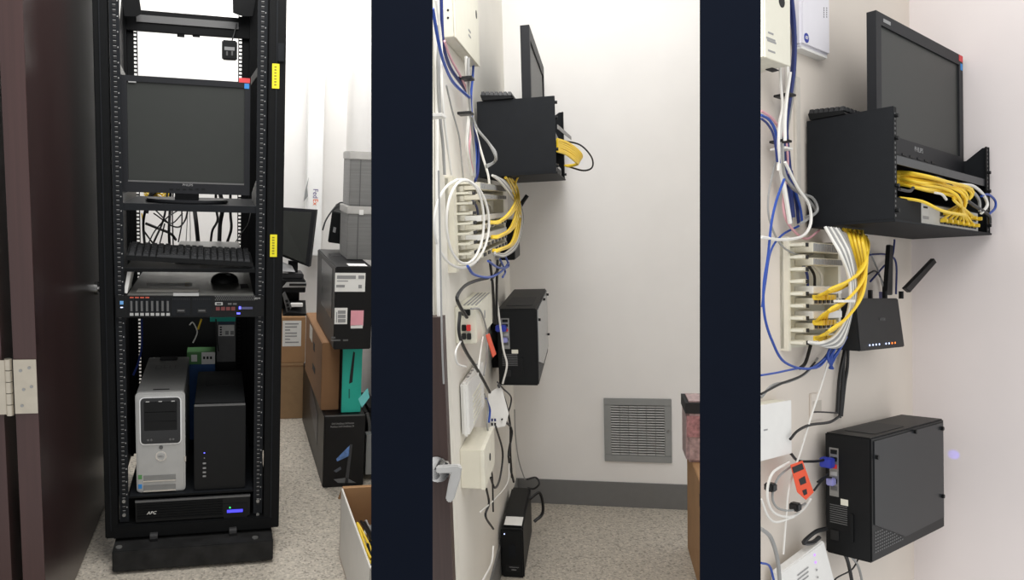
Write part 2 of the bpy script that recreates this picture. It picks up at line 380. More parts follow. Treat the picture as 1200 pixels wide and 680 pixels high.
for (b0,b1) in ((75,104),(275,301)):
    z1, z0 = P(326,b0,y=YF).z, P(326,b1,y=YF).z; xx = (xr0+xr1)/2-.004
    i = t.add('yellow_tag', MB().box(xx-.013,xx+.011,YF-.0045,YF-.003,z0,z1), ytag)
    mk = MB()
    for k in range(7): zz = z0+(z1-z0)*(.12+k*.12); mk.box(xx-.006,xx+.002,YF-.0052,YF-.0045,zz,zz+.0045)
    t.add('tag_print', mk, M('olive_ink',(140,132,30),.7), under=i)
# white cable down the left rail
wire(R1, [P(141,-8,y=YF+.1),P(138,30,y=YF+.08),P(135,60,y=YF+.06),P(137,95,y=YF+.05),P(139,130,y=YF+.05),P(140,155,y=YF+.05)], .004, whc, 'white cable hanging down inside the left rack rail', None)
# adapter
t = Thing(R1, 'power_adapter', 'small black plug adapter hanging under the rack crossbar', 'adapter')
i = t.add('body', MB().px(R1,260,47,278,70,YR-.1,.035), blkp, bev=.005); t.add('label', MB().px(R1,263,55,275,59,YR-.1015,.001), grey_t, under=i)
t.add('cord', MB().tube([P(272,47,y=YR-.08),P(275,38,y=YR-.07),P(277,28,y=YR-.06)],.003), bkc, smooth=True)
for px in (266,272): t.add('prong', MB().px(R1,px-1,60,px+1,65,YR-.104,.003), midgrey, under=i)
# ---- rack shelf + monitor
YS = YF+.03
t = Thing(R1, 'rack_shelf', 'black rack shelf carrying the monitor', 'shelf')
x0, x1, z0, z1 = prect(R1, 144, 240, 301, 248, YS); ZS = z1
t.add('tray', MB().box(x0,x1,YS,YS+.45,z1-.006,z1), blk2, bev=.001)
t.add('lip', MB().box(x0,x1,YS-.003,YS,z0,z1), blk2)
for s, xx in ((1,x0),(-1,x1)):
    hh = .085 if s < 0 else .03
    t.add('side_ear', MB().prism([(xx,YS,z1),(xx,YS+.4,z1),(xx,YS+.4,z1+.028),(xx,YS+.06,z1+hh),(xx,YS,z1+hh)], (s*.0025,0,0)), midgrey)
def monitor_front(room, y, px, label, dep=.05):
    pass
YM = YF+.06
t = Thing(R1, 'monitor', 'switched-off black flat monitor on the upper rack shelf', 'monitor')
x0, x1, z0, z1 = prect(R1, 142, 92, 293, 227, YM)
sx0, sx1, sz0, sz1 = prect(R1, 149.5, 99, 286.5, 214, YM)
mb = MB(); mb.box(x0,x1,YM,YM+.02,sz1,z1); mb.box(x0,x1,YM,YM+.02,z0,sz0); mb.box(x0,sx0,YM,YM+.02,sz0,sz1); mb.box(sx1,x1,YM,YM+.02,sz0,sz1)
i = t.add('bezel', mb, bezel); t.add('screen', MB().box(sx0,sx1,YM+.006,YM+.012,sz0,sz1), screen)
t.add('back_cover', MB().hexa([(x0+.004,YM+.02,z0+.004),(x1-.004,YM+.02,z0+.004),(x1-.06,YM+.075,z0+.06),(x0+.06,YM+.075,z0+.06),(x0+.004,YM+.02,z1-.004),(x1-.004,YM+.02,z1-.004),(x1-.06,YM+.075,z1-.06),(x0+.06,YM+.075,z1-.06)]), bezel)
t.add('chin_strip', MB().px(R1,150,213.2,286,215,YM-.001,.004), midgrey, under=i)
q = P(220,217,y=YM-.001); t.add('lettering', MB().text('PHILIPS', q, X, Z, .0075), grey_t, under=i)
for k in range(6): q = P(201+k*7.5,221.5,y=YM-.001); t.add('button', MB().box(q.x-.006,q.x+.006,YM-.002,YM,q.z-.0018,q.z+.0018), blkp, under=i)
q = P(155,96,y=YM); t.add('model_mark', MB().box(q.x-.012,q.x+.012,YM-.001,YM,q.z-.002,q.z+.002), grey_t, under=i)
t.add('red_sticker', MB().px(R1,280,91.5,293,97,YM-.001,.001), red, under=i); t.add('blue_sticker', MB().px(R1,286.5,98,292,104,YM-.001,.001), bluest, under=i)
x0, x1, zq, z1q = prect(R1, 205, 224, 233, 241, YM+.04)
t.add('neck', MB().box(x0,x1,YM+.03,YM+.06,ZS+.007,z1q+.03), bezel, bev=.003)
q = P(219,242,y=YM+.05); nb = MB(); n = 28
ring1 = [Vector((q.x+.142*math.cos(2*math.pi*k/n), YM+.09+.105*math.sin(2*math.pi*k/n), ZS+.001)) for k in range(n)]
t.add('foot_base', nb.prism(ring1, (0,0,.012)), bezel, bev=.004, smooth=True)
# ---- cable tangle behind
CB = 'black cable hanging loose behind the rack shelves'
YC1 = YR-.13
for pts, r in (([(178,222),(172,240),(168,262),(170,292)],.006),([(185,222),(176,232),(172,250)],.007),([(196,224),(194,246),(190,262),(182,280),(176,293)],.0045),
    ([(200,224),(199,250),(198,270),(199,294)],.006),([(203,222),(202,250),(203,290)],.003),([(171,262),(186,268),(200,274),(206,281)],.006),
    ([(182,246),(192,256),(200,264),(210,266),(217,258),(220,246)],.0035),([(213,246),(213,262),(209,284)],.003),([(228,246),(230,262),(232,283)],.009),
    ([(253,224),(253,243),(255,258),(249,270),(247,283)],.0055),([(257,224),(261,242),(258,262),(257,283)],.009),([(270,224),(270,250),(271,268),(266,285)],.006),
    ([(295,240),(291,262),(281,276),(275,286)],.0025),([(174,285),(182,270),(196,255),(208,247)],.003),([(180,250),(200,262),(214,250)],.003),([(168,270),(180,286),(188,293)],.004),([(186,290),(190,275),(193,262)],.003)):
    wire(R1, [P(x,y,y=YC1+random.uniform(-.03,.03)) for x, y in pts], r, bkc, CB, 'black cables behind the rack')
for pts in ([(220,247),(219,265),(218,283)],[(222,247),(223,265),(223,283)]):
    wire(R1, [P(x,y,y=YC1) for x, y in pts], .0018, gry, 'thin grey cable hanging behind the rack', 'grey cables behind the rack')
for k in range(6):
    wire(R1, [P(167+random.uniform(-1,3),222+k*2,y=YC1+.03),P(178+k*2,228+random.uniform(-4,4),y=YC1+.02),P(188+k,222+k*3,y=YC1),P(196+k,220,y=YC1)], .0035, yel, 'yellow cable bundled behind the monitor shelf', 'yellow cables behind the monitor')
wire(R1, [P(166,250,y=YC1+.04),P(169,270,y=YC1+.04),P(169,290,y=YC1+.04)], .003, yel, 'yellow cable running down the rear left rack rail', None)
# ---- keyboard tray, laptop, keyboard
t = Thing(R1, 'keyboard_tray', 'thin black pull-out tray under the keyboard', 'tray')
x0, x1, z0, z1 = prect(R1, 146, 315, 300, 319, YF+.01); ZT = z1; x0, x1 = max(x0, xa1+.002), min(x1, xb0-.002)
t.add('tray', MB().box(x0,x1,YF+.01,YF+.5,z1-.004,z1), blk2, bev=.001); t.add('lip', MB().box(x0,x1,YF+.007,YF+.01,z0,z1), blk)
t = Thing(R1, 'laptop', 'closed grey laptop lying behind the rack keyboard', 'laptop')
q0, q1 = P(206,292,y=YF+.2), P(282,292,y=YF+.2)
t.add('base', MB().box(q0.x,q1.x,YF+.2,YF+.47,ZT+.001,q0.z-.014), midgrey, bev=.003); t.add('lid', MB().box(q0.x,q1.x,YF+.2,YF+.47,q0.z-.013,q0.z), M('grey_lid',(138,138,136),.35,.3), bev=.003)
t = Thing(R1, 'keyboard', 'black keyboard lying tilted on the rack tray', 'keyboard')
fl, fr, bl, br = P(147.5,300,y=YF+.012), P(296,308,y=YF+.012), P(152,284,y=YF+.15), P(291,292,y=YF+.15)
up = ((fr-fl).cross(bl-fl)).normalized()
bs = t.add('case', MB().hexa([fl-up*.016,fr-up*.016,br-up*.016,bl-up*.016,fl,fr,br,bl]), blkp, bev=.002)
u = (fr-fl)/18.6; v = (bl-fl)/6.6; key = MB()
kk = [(-.42,-.42,0),(.42,-.42,0),(.42,.42,0),(-.42,.42,0)]
key.hexa([u*a+v*b for a, b, c in kk]+[u*a*.78+v*b*.78+up*.007 for a, b, c in kk])
offs = [fl+u*(c+.8)+v*(r+.75)+up*.0002 for r in range(6) for c in range(18) if not (r == 0 and 4 <= c <= 8) and not (r == 5 and c in (1, 6, 11))]
t.inst('key', key, M('key_plastic',(40,41,43),.45), offs, under=bs)
kb = MB().hexa([fl+u*(a+.8)+v*(b+.75)+up*c for a, b, c in ((3.6,-.42,0),(8.4,-.42,0),(8.4,.42,0),(3.6,.42,0),(3.7,-.33,.007),(8.3,-.33,.007),(8.3,.33,.007),(3.7,.33,.007))]); t.add('space_bar', kb, MATS['key_plastic'], under=bs)
# ---- server
t = Thing(R1, 'rack_server', 'rack server with eight drive bays and a grey steel lid', 'server')
x0, x1, z0, z1 = prect(R1, 148, 347, 300, 372, YF+.005); x0, x1 = max(x0, xa1+.002), min(x1, xb0-.002); D = .66; ZL = z1+.004
body = t.add('chassis', MB().box(x0,x1,YF+.012,YF+D,z0,z1), blk); t.add('lid', MB().box(x0+.004,x1-.004,YF+.014,YF+D,z1,ZL), galv)
face = t.add('front_panel', MB().box(x0,x1,YF+.005,YF+.012,z0,z1), blkp, bev=.001)
for s in (0, 1):
    xx0, xx1 = ((xa0+.004, x0) if s == 0 else (x1, xb1-.002)); t.add('ear', MB().box(xx0,xx1,YF+.004,YF+.016,z0,z1), blkp, bev=.001)
for k in range(8):
    a0 = 151.5+k*6.1; i = t.add('drive_bay', MB().px(R1,a0,350,a0+5.2,370.5,YF,.006), blk2, bev=.0006)
    t.add('latch', MB().px(R1,a0+.6,367,a0+4.8,370.2,YF-.002,.003), silver, under=i)
    t.add('lever', MB().px(R1,a0+1.2,353,a0+3.6,365,YF-.002,.003), midgrey, under=i)
    if k < 4: t.add('drive_mark', MB().px(R1,a0+.6,348.2,a0+5,349.6,YF+.003,.002), coral, under=i)
for a0, a1 in ((201,223),(225,248)):
    i = t.add('blank_bay', MB().px(R1,a0,349,a1,370.5,YF+.001,.005), blk2, bev=.001)
    m_ = (a0+a1)/2; t.add('pull', MB().px(R1,m_-5,362,m_+5,367,YF-.002,.004), dark, under=i); t.add('pull_tab', MB().px(R1,m_-4,363.5,m_+4,365,YF-.003,.002), midgrey, under=i)
    for k in range(9): t.add('vent_slot', MB().px(R1,a0+1+k*2.4,350,a0+2.2+k*2.4,351.6,YF,.002), dark, under=i)
gp = MB()
for r in range(3):
    for k in range(20): q = P(252.5+k*2.4+r%2*1.2,347.5+r*2,y=YF+.004); gp.box(q.x-.0018,q.x+.0018,YF+.003,YF+.006,q.z-.0018,q.z+.0018)
t.add('grille', gp, midgrey, under=face, kind='stuff')
i = t.add('vga_port', MB().px(R1,252,354.5,261,358,YF+.002,.004), silver, under=face, bev=.001); t.add('vga_socket', MB().px(R1,253.8,355.5,259.2,357,YF,.003), dark, under=face)
for a0 in (267, 273): t.add('usb_port', MB().px(R1,a0,355.5,a0+4.4,357.4,YF+.002,.004), midgrey, under=face)
for a0 in (253, 259, 265, 271): t.add('red_plate', MB().px(R1,a0,360,a0+4.6,364,YF+.002,.004), M('dull_red',(104,48,48),.5), under=face)
t.add('blue_led', MB().px(R1,280,359.5,282.2,362.6,YF+.001,.004), led_b, under=face); t.add('led_bar', MB().px(R1,282.2,360,296,362.6,YF+.002,.004), M('slate_strip',(76,78,116),.4), under=face)
t.add('power_led', MB().px(R1,277.5,366.8,281.5,368.4,YF+.001,.004), led_b, under=face)
q = P(301.5,350,y=YF+.003); t.add('lettering', MB().text('IBM', q, X, Z, .007, maxw=.019), silver, under=face)
t.add('badge', MB().px(R1,140.5,353,144.5,357,YF+.002,.003), M('sky_blue',(110,170,230),.5), under=face); t.add('badge_ring', MB().px(R1,141,360,144,361,YF+.002,.003), led_w, under=face)
def lidq(px, py): return P(px, py, z=ZL+.0006)
for nm, c, m_ in (('label_strip', ((172,332),(225,332),(225,335),(172,335)), paper), ('yellow_label', ((217,331.5),(222.5,331.5),(222.5,335),(217,335)), M('mustard',(176,150,70),.7)), ('long_label', ((162,338.5),(234,338.5),(232,342),(160,342)), cardw), ('dark_label',((281,333),(290,333),(292,338),(282,338)),ink)):
    t.add(nm, MB().prism([lidq(*q) for q in c], (0,0,.0006)), m_, under=1)
q = P(218,345,y=YF+.003); t.add('pull_tab', MB().px(R1,203,344,233,347,YF+.001,.01), silver)
# mouse
c = P(263,333,z=ZL); t = Thing(R1, 'computer_mouse', 'black computer mouse on the steel server lid', 'mouse')
mb = MB(); n, m_ = 18, 6; vs = []; fs = []
for j in range(m_+1):
    a = math.pi/2*j/m_; 
    for k in range(n):
        b_ = 2*math.pi*k/n; vs.append((c.x+.052*math.cos(a)**.7*math.cos(b_)+.001, c.y+.034+.045*math.cos(a)**.7*math.sin(b_), ZL+.002+.036*math.sin(a)))
for j in range(m_):
    for k in range(n): fs.append((j*n+k, j*n+(k+1)%n, (j+1)*n+(k+1)%n, (j+1)*n+k))
fs.append(tuple(range(n-1,-1,-1))); mb.add(vs, fs); i = t.add('body', mb, blkp, smooth=True)
t.add('logo_mark', MB().text('DELL', (c.x+.014,c.y+.008,ZL+.0335), X, (0,.6,.8), .006), grey_t, under=i)
t.add('cord', MB().tube([(c.x,c.y+.07,ZL+.012),(c.x-.004,c.y+.12,ZL+.02),(c.x-.003,c.y+.2,ZL+.035)], .0025), bkc, smooth=True)
solo(R1, 'document', MB().prism([P(145,343,y=YF+.03),P(149,344,y=YF+.03),P(154,318,y=YF+.04),P(150,314,y=YF+.04)], (0,.12,0)), paper, 'white papers leaning beside the server lid', 'paper')
# ---- lower shelf, boxes behind and the two towers
t = Thing(R1, 'equipment_shelf', 'dark shelf under the two computer towers', 'shelf')
x0, x1, z0, z1 = prect(R1, 150, 578, 299, 583, YF+.02); ZP = z1+.001; x0, x1 = max(x0, xa1+.002), min(x1, xb0-.002); z0 = z1-.006; zsh = z0
t.add('tray', MB().box(x0,x1,YF+.02,YF+.72,z0,z1), blk2); t.add('lip', MB().box(x0,x1,YF+.017,YF+.02,z0,z1), blk)
yb = YF+.6
t = Thing(R1, 'component_box', 'dark box with white spec label and teal top behind black tower', 'box')
x0, x1, z0, z1 = prect(R1, 254, 373, 276, 424, yb); zm = P(265,424,y=yb).z
t.add('carton', MB().box(x0,x1,yb,yb+.12,zm,z1), M('grey_carton',(104,104,104),.7)); t.add('teal_top', MB().px(R1,246,372.5,276,377,yb-.01,.1), teal); t.add('header', MB().px(R1,256,377,275,380.5,yb-.001,.001), M('slate_print',(58,72,90),.7)); i = t.add('label', MB().px(R1,256,381,274.5,394,yb-.001,.001), paper)
for k in range(4): t.add('print', MB().px(R1,257.5,383+k*2.8,260,384.6+k*2.8,yb-.002,.001), ink, under=i); 
for a0 in (264,270): t.add('barcode', MB().px(R1,a0,388,a0+4,392.5,yb-.002,.001), grey_t, under=i)
solo(R1, 'component_box', MB().box(x0-.005,x1,yb-.005,yb+.12,ZP,zm), blkp, 'plain black box under the spec-labelled carton behind black tower', 'box', bev=.002)
t = Thing(R1, 'component_box', 'green and white printed box behind the two towers', 'box')
x0, x1, z0, z1 = prect(R1, 219, 413, 252, 427, yb-.04)
t.add('carton', MB().box(x0,x1,yb-.04,yb+.05,z0,z1), grn); xx = (x0+x1)/2+.002
i = t.add('white_half', MB().box(xx,x1,yb-.041,yb-.04,z0,z1), paper); t.add('emblem', MB().px(R1,224,416,231,424,yb-.042,.002), paper)
for a0 in (238,242,246): t.add('print', MB().px(R1,a0,418,a0+2.4,421,yb-.0425,.001), ink, under=i)
solo(R1, 'component_box', MB().box(x0-.01,x1,yb-.045,yb+.05,ZP,z0), blubox, 'blue box under the green and white box behind towers', 'box', bev=.002)
wire(R1, [P(226,402,y=yb-.1),P(229,396,y=yb-.1),P(231,388,y=yb-.1),P(226,378,y=yb-.1),P(222,381,y=yb-.1)], .003, whc, 'short white cable loop under the server', None)
wire(R1, [P(232,386,y=yb-.1),P(234,380,y=yb-.1),P(236,374,y=yb-.1)], .004, yel, 'short yellow cable under the server', None)
wire(R1, [P(166,374,y=YF+.3),P(166,405,y=YF+.3),P(162,425,y=YF+.28),P(156,440,y=YF+.26)], .004, navyc, 'dark blue cable hanging in the lower rack', None)
wire(R1, [P(253,374,y=yb-.08),P(254,395,y=yb-.08),P(256,412,y=yb-.08)], .003, bkc, 'black cable in front of the spec-labelled carton', None)
# silver tower
t = Thing(R1, 'computer_tower', 'silver computer tower with black drive bays in the rack', 'computer')
yt = YF+.035; x0, x1, z0, z1 = prect(R1, 159, 461, 217, 580, yt); z0 = ZP
t.add('case', MB().box(x0+.004,x1-.004,yt+.03,yt+.5,z0,z1), M('brushed_silver_case',(150,150,148),.4,.4,var=.05), bev=.003)
fb = t.add('front_bezel', MB().rrect(((x0+x1)/2,yt+.032,(z0+z1)/2), X, Z, (x1-x0)/2, (z1-z0)/2, .014, (0,-.028,0)), silver, bev=.006, smooth=True)
q0 = P(163,466,y=yt); q1 = P(213,520,y=yt); cx, cz = (x0+x1)/2+.001, (q0.z+q1.z)/2; hw, hh = (q1.x-q0.x)/2, (q0.z-q1.z)/2
t.add('bay_trim', MB().rrect((cx,yt+.006,cz), X, Z, hw, hh, .016, (0,-.006,0)), chrome, under=fb, smooth=True)
bp = t.add('bay_panel', MB().rrect((cx,yt+.002,cz), X, Z, hw-.004, hh-.004, .013, (0,-.005,0)), gloss, under=fb)
for f in (.62, .2, -.16): t.add('drive_slot', MB().box(cx-hw*.78,cx+hw*.78,yt-.005,yt-.003,cz+hh*f-.02*1.0,cz+hh*f+.016), blkp, under=bp, bev=.001)
for k in (-.6,-.45,.45,.6): t.add('jack', MB().disc((cx+hw*k,yt-.003,cz-hh*.78),(0,-1,0),.004,.002,10), midgrey, under=bp)
for k in (-.6,0,.6): t.add('mark', MB().box(cx+hw*k-.006,cx+hw*k+.006,yt-.004,yt-.003,cz+hh*.8,cz+hh*.84), silver, under=bp)
q = P(187,535,y=yt); t.add('badge', MB().disc((cx,yt+.006,q.z),(0,-1,0),.019,.005,24), chrome, under=fb, smooth=True); t.add('badge_face', MB().disc((cx,yt+.001,q.z),(0,-1,0),.014,.003,24), silver, under=fb); t.add('badge_lettering', MB().text('DELL',(cx,yt-.0025,q.z),X,Z,.006), midgrey, under=fb)
q = P(187,525,y=yt); t.add('power_button', MB().disc((cx,yt+.006,q.z),(0,-1,0),.007,.005,14), midgrey, under=fb)
for b0 in (557,568.5):
    t.add('front_vent', MB().px(R1,168,b0,206,b0+6.5,yt+.001,.004), M('vent_grey',(128,128,126),.5), under=fb, bev=.001); t.add('vent_lip', MB().px(R1,168,b0+6,206,b0+7.4,yt-.002,.006), chrome, under=fb)
for b0, m_ in ((557,grn),(568,bluest)): t.add('sticker', MB().px(R1,162,b0,166.4,b0+5,yt+.0025,.002), m_, under=fb)
for px, py in ((191,415),): 
    q = P(px,py+6,z=z1); t.add('top_handle', MB().box(cx-.035,cx+.035,yt+.44,yt+.485,z1,z1+.008), dark, bev=.003)
t.add('top_slot', MB().box(cx-.028,cx+.028,yt+.04,yt+.05,z1-.001,z1+.001), dark); t.add('top_mark', MB().text('DELL',(cx,yt+.34,z1+.0004),X,Y,.05,maxw=.09), M('emboss_grey',(128,128,126),.45,.3))
t.add('side_button', MB().px(R1,215.5,535,218,541,yt+.01,.02), chrome)
# black tower
t = Thing(R1, 'computer_tower', 'slim black computer tower with button column in the rack', 'computer')
x0, x1, z0, z1 = prect(R1, 228, 474, 287, 574, yt); z0 = ZP
t.add('case', MB().box(x0,x1,yt+.02,yt+.44,z0,z1), M('satin_black_case',(40,41,42),.45,spec=.2), bev=.003); fb = t.add('front_bezel', MB().box(x0-.002,x1+.002,yt,yt+.02,z0,z1), M('front_black',(19,20,21),.4,spec=.2), bev=.003)
t.add('top_strip', MB().box(x0,x1,yt-.001,yt+.004,z1-.006,z1+.001), midgrey, under=fb)
cxx = (x0+x1)/2; t.add('top_vent', MB().rrect((cxx+.004,yt+.31,z1+.0005), X, Y, .06, .085, .02, (0,0,.0015)), M('vent_mesh',(30,31,32),.6,var=.5,scale=400))
for k, b0 in enumerate((531,537,543,548.5,553.5,558)):
    q = P(239.5,b0,y=yt)
    if k == 0: t.add('blue_led', MB().disc(q,(0,-1,0),.0025,.001,8), led_b, under=fb)
    elif k == 1: t.add('led', MB().disc(q,(0,-1,0),.002,.001,8), grey_t, under=fb)
    else: t.add('port', MB().box(q.x-.006,q.x+.006,yt-.002,yt,q.z-.004,q.z+.003), grey_t, under=fb, bev=.001)
# APC unit
t = Thing(R1, 'rack_ups', 'black rack battery unit with blue display at rack bottom', 'battery unit')
ya = YF+.01; x0, x1, z0, z1 = prect(R1, 158.5, 584, 293, 611, ya); x0, x1 = max(x0, xa1+.003), min(x1, xb0-.003); z1 = min(z1, zsh-.003); z0 = max(z0, P(226,612,y=YF-.004).z+.003)
t.add('chassis', MB().box(x0+.004,x1-.004,ya+.02,ya+.6,z0,z1-.004), blk); fb = t.add('front_bezel', MB().box(x0,x1,ya,ya+.02,z0,z1), M('ups_black',(24,25,26),.45,spec=.2), bev=.003)
t.add('top_trim', MB().box(x0,x1,ya-.001,ya+.01,z1-.006,z1), midgrey, under=fb)
for k in range(7): zz = z0+.012+k*.0095; t.add('slat', MB().box(x0+.006,P(261,600,y=ya).x,ya-.003,ya,zz,zz+.005), blk, under=fb)
q = P(177.5,601.5,y=ya-.004); t.add('lettering', MB().text('APC', q, X, Z, .011, shear=.25, maxw=.034), paper, under=fb)
dp = t.add('display_panel', MB().px(R1,262,590,290,609,ya-.003,.004), blkp, under=fb, bev=.001); t.add('display', MB().px(R1,266,597.5,284.5,600.8,ya-.005,.003), lcd, under=fb)
q = P(269.5,595,y=ya-.003); t.add('green_led', MB().disc(q,(0,-1,0),.0028,.002,8), led_g, under=fb)
# ---- things to the right of the rack
def dfl(px, py): return P(px,py,z=ZF).y
ym = dfl(400,571)
t = Thing(R1, 'monitor_carton', 'black monitor carton with screen picture standing on the floor', 'carton')
x0, x1, z0, z1 = prect(R1, 379, 487, 427, 571, ym); z0 = ZF; dm = ym*(379-260)/(353-260)-ym
cb = t.add('carton', MB().box(x0,x1,ym,ym+dm,z0,z1), M('black_carton',(18,18,20),.4,var=.06,spec=.3), bev=.004)
t.add('top_seam', MB().box(x0+.004,x1-.004,ym-.001,ym+.004,z1-.004,z1+.001), midgrey, under=cb)
q = P(402,496.5,y=ym-.001); t.add('lettering', MB().text('Dell UltraSharp 24 Monitor', q, X, Z, .0085, maxw=.1), grey_t, under=cb)
q = P(401,500,y=ym-.001); t.add('lettering', MB().text('Moniteur Dell UltraSharp 24', q, X, Z, .0085, maxw=.105), grey_t, under=cb)
def poly(pts, y, d=.001): return MB().prism([P(*p,y=y) for p in pts], (0,-d,0))
t.add('printed_screen', poly([(394,538),(410,522),(410,534),(395,541)], ym), M('print_blue',(96,132,190),.5,var=.4,scale=40), under=cb)
t.add('printed_stand', poly([(410,521),(413,521),(408,566),(404,566)], ym), M('print_dark',(58,60,64),.4), under=cb)
t.add('printed_foot', poly([(391,562),(406,560),(417,566),(396,566)], ym), M('print_grey',(104,106,108),.4), under=cb)
t.add('printed_reflection', poly([(391,552),(399,547),(400,550),(394,554)], ym), M('print_dim',(76,82,92),.5), under=cb)
zc = z0+(z1-z0)*.5
t.add('side_print', MB().prism([(x0-.001,ym+dm*.25,zc-.05),(x0-.001,ym+dm*.6,zc+.04),(x0-.001,ym+dm*.6,zc+.16),(x0-.001,ym+dm*.25,zc+.1)], (-.0005,0,0)), M('print_side',(46,50,62),.4,var=.4,scale=20), under=cb)
ZM = z1+.002
# brown carton on it
yb2 = ym+.07
t = Thing(R1, 'carton', 'brown carton on the black monitor carton under black box', 'carton')
x0, x1, zz0, z1 = prect(R1, 377, 402, 398, 463, yb2); dc = yb2*(377-260)/(357-260)-yb2
i = t.add('carton', MB().box(x0,x1,yb2,yb2+dc,ZM,z1), card2, bev=.003); ZB = z1+.001
t.add('side_mark', MB().box(x0-.0012,x0-.0002,yb2+dc*.35,yb2+dc*.5,ZM+.1,ZM+.13), ink, under=i); t.add('side_mark', MB().box(x0-.0012,x0-.0002,yb2+dc*.4,yb2+dc*.48,ZM+.2,ZM+.24), ink, under=i)
t.add('tape', MB().box(x0-.0012,x0-.0004,yb2+dc*.55,yb2+dc*.72,ZB-.09,ZB-.02), cardw, under=i)
t = Thing(R1, 'carton', 'teal carton with black stripe beside the brown carton', 'carton')
x0, x1, zz0, z1 = prect(R1, 401, 408, 424, 469, ym+.03)
i = t.add('carton', MB().box(x0,x1,ym+.03,ym+.24,ZM,ZB), teal, bev=.002); t.add('side', MB().box(x0-.002,x0,ym+.03,ym+.24,ZM,ZB), dark, under=i)
t.add('printed_device', poly([(414,412),(416,413),(413,448),(409,450),(410,440)], ym+.03), ink, under=i); t.add('print_line', poly([(408.5,456),(410,456),(410,467),(408.5,467)], ym+.03), M('dark_teal',(30,120,110),.7), under=i)
# big black box
yk = ym-.06
t = Thing(R1, 'carton', 'large black carton with white and pink shipping labels', 'carton')
x0, x1, zz0, z1 = prect(R1, 392, 313, 436, 404, yk); dk = yk*(392-260)/(359-260)-yk; dk = min(dk, .62)
i = t.add('carton', MB().box(x0,x1,yk,yk+dk,ZB+.001,z1), MATS['black_carton'], bev=.004)
for nm, c, m_ in (('shipping_label',(392.5,320,428,342),paper),('address_label',(392,361,407,380),paper),('pink_label',(411,364,426,382),pink),('label_strip',(411,381,425,385),paper)):
    j = t.add(nm, MB().px(R1,*c,yk-.001,.001), m_, under=i)
for a0, b0, a1, b1 in ((395,323,417,327),(420,323,427,327),(394,334,404,337),(420,334,424,338),(395,329,408,330),(396,364,405,368),(396,369,405,373),(396,374,405,378),(394,366,395,378)):
    t.add('barcode', MB().px(R1,a0,b0,a1,b1,yk-.002,.001), grey_t, under=i)
for a0, b0, a1, b1 in ((386,395,391,397),(386,398,397,400),(400,398,406,400)): t.add('print', MB().px(R1,a0+2,b0,a1+2,b1,yk-.0015,.001), midgrey, under=i)
t.add('handle_hole', MB().box((x0+x1)/2-.05,(x0+x1)/2+.0,yk+dk*.55,yk+dk*.72,z1-.001,z1+.001), dark, under=i); t.add('top_label', MB().box(x1-.1,x1-.02,yk+.03,yk+.1,z1,z1+.001), paper, under=i)
t.add('side_sheen', MB().box(x0-.002,x0-.0005,yk+.08,yk+dk*.7,ZB+.12,z1-.02), M('painted_sheen',(54,54,55),.25), under=i)  # lighter patch painted on the carton side as its sheen
ZK = z1+.002
# teal tag and black boxes at right edge
solo(R1, 'paper_tag', MB().prism([P(420,468,y=ym-.02),P(431,455,y=ym-.02),P(433,466,y=ym-.02),P(424,478,y=ym-.02)], (0,.004,0)), tealt, 'pale teal paper tag hanging by the monitor carton', 'tag')
t = Thing(R1, 'backpack', 'dark padded bag on the floor at the divider', 'bag')
q0, q1 = P(428,480,y=ym+.12), P(446,560,y=ym+.12)
t.add('body', MB().box(q0.x,q1.x,ym+.12,ym+.4,ZF,q0.z), blkp, bev=.02, smooth=True); t.add('strap', MB().tube([P(430,484,y=ym+.11),P(433,500,y=ym+.1),P(432,530,y=ym+.1),P(436,552,y=ym+.11)],.008), midgrey, smooth=True)
solo(R1, 'carton', MB().px(R1,429,510,446,556,ym+.04,.05), grey, 'grey flat carton leaning behind the monitor carton', 'carton')
# stacked cartons far behind
yc2 = dfl(340,491)
t = Thing(R1, 'carton', 'brown carton on the floor beside the rack, under labelled carton', 'carton')
x0, x1, zz0, z1 = prect(R1, 322, 426, 356, 491, yc2); t.add('carton', MB().box(x0-.12,x1,yc2,yc2+.3,ZF,z1), M('tan_cardboard',(158,128,94),.85), bev=.003); t.add('tape', MB().box(x0-.12,x1,yc2-.001,yc2,z1-.02,z1-.012), card2); zc1 = z1+.001
t = Thing(R1, 'carton', 'brown carton with white label stacked beside the rack', 'carton')
x0, x1, zz0, z1 = prect(R1, 324, 372, 358, 426, yc2); i = t.add('carton', MB().box(x0-.1,x1,yc2+.005,yc2+.3,zc1,z1), card, bev=.003)
j = t.add('label', MB().px(R1,331,376,353,406,yc2+.004,.001), paper, under=i)
for k in range(7): t.add('print', MB().px(R1,334,379+k*3.6,334+random.choice((6,14,16)),380.4+k*3.6,yc2+.003,.001), grey_t, under=i)
zc2 = z1+.002
t = Thing(R1, 'desk_phone', 'black desk phone with grey cradle on the labelled carton', 'phone')
ya2 = yc2+.03
t.add('body', MB().hexa([Vector((P(*q_,y=y_).x,y_,zc2+.001)) for q_, y_ in (((331,371),ya2),((359,373),ya2),((358,373),ya2+.15),((331,371),ya2+.15))]+[P(337,366,y=ya2),P(359,368,y=ya2),P(358,352,y=ya2+.15),P(340,352,y=ya2+.15)]), blkp)
t.add('screen_flap', MB().prism([P(331,345,y=ya2+.02),P(334,342,y=ya2+.02),P(342,360,y=ya2+.02),P(337,370,y=ya2+.02)], (0,.01,0)), midgrey); t.add('cradle', MB().px(R1,341,356,355,360,ya2+.02,.03), paper, bev=.002)
for k in range(3): t.add('key_pad', MB().prism([P(334+k*1.2,352+k*4.5,y=ya2+.018),P(337+k*1.2,351+k*4.5,y=ya2+.018),P(338+k*1.2,354+k*4.5,y=ya2+.018),P(335+k*1.2,355+k*4.5,y=ya2+.018)], (0,.004,0)), blkp)
t = Thing(R1, 'desktop_player', 'flat silver and black device under the spare monitor', 'device')
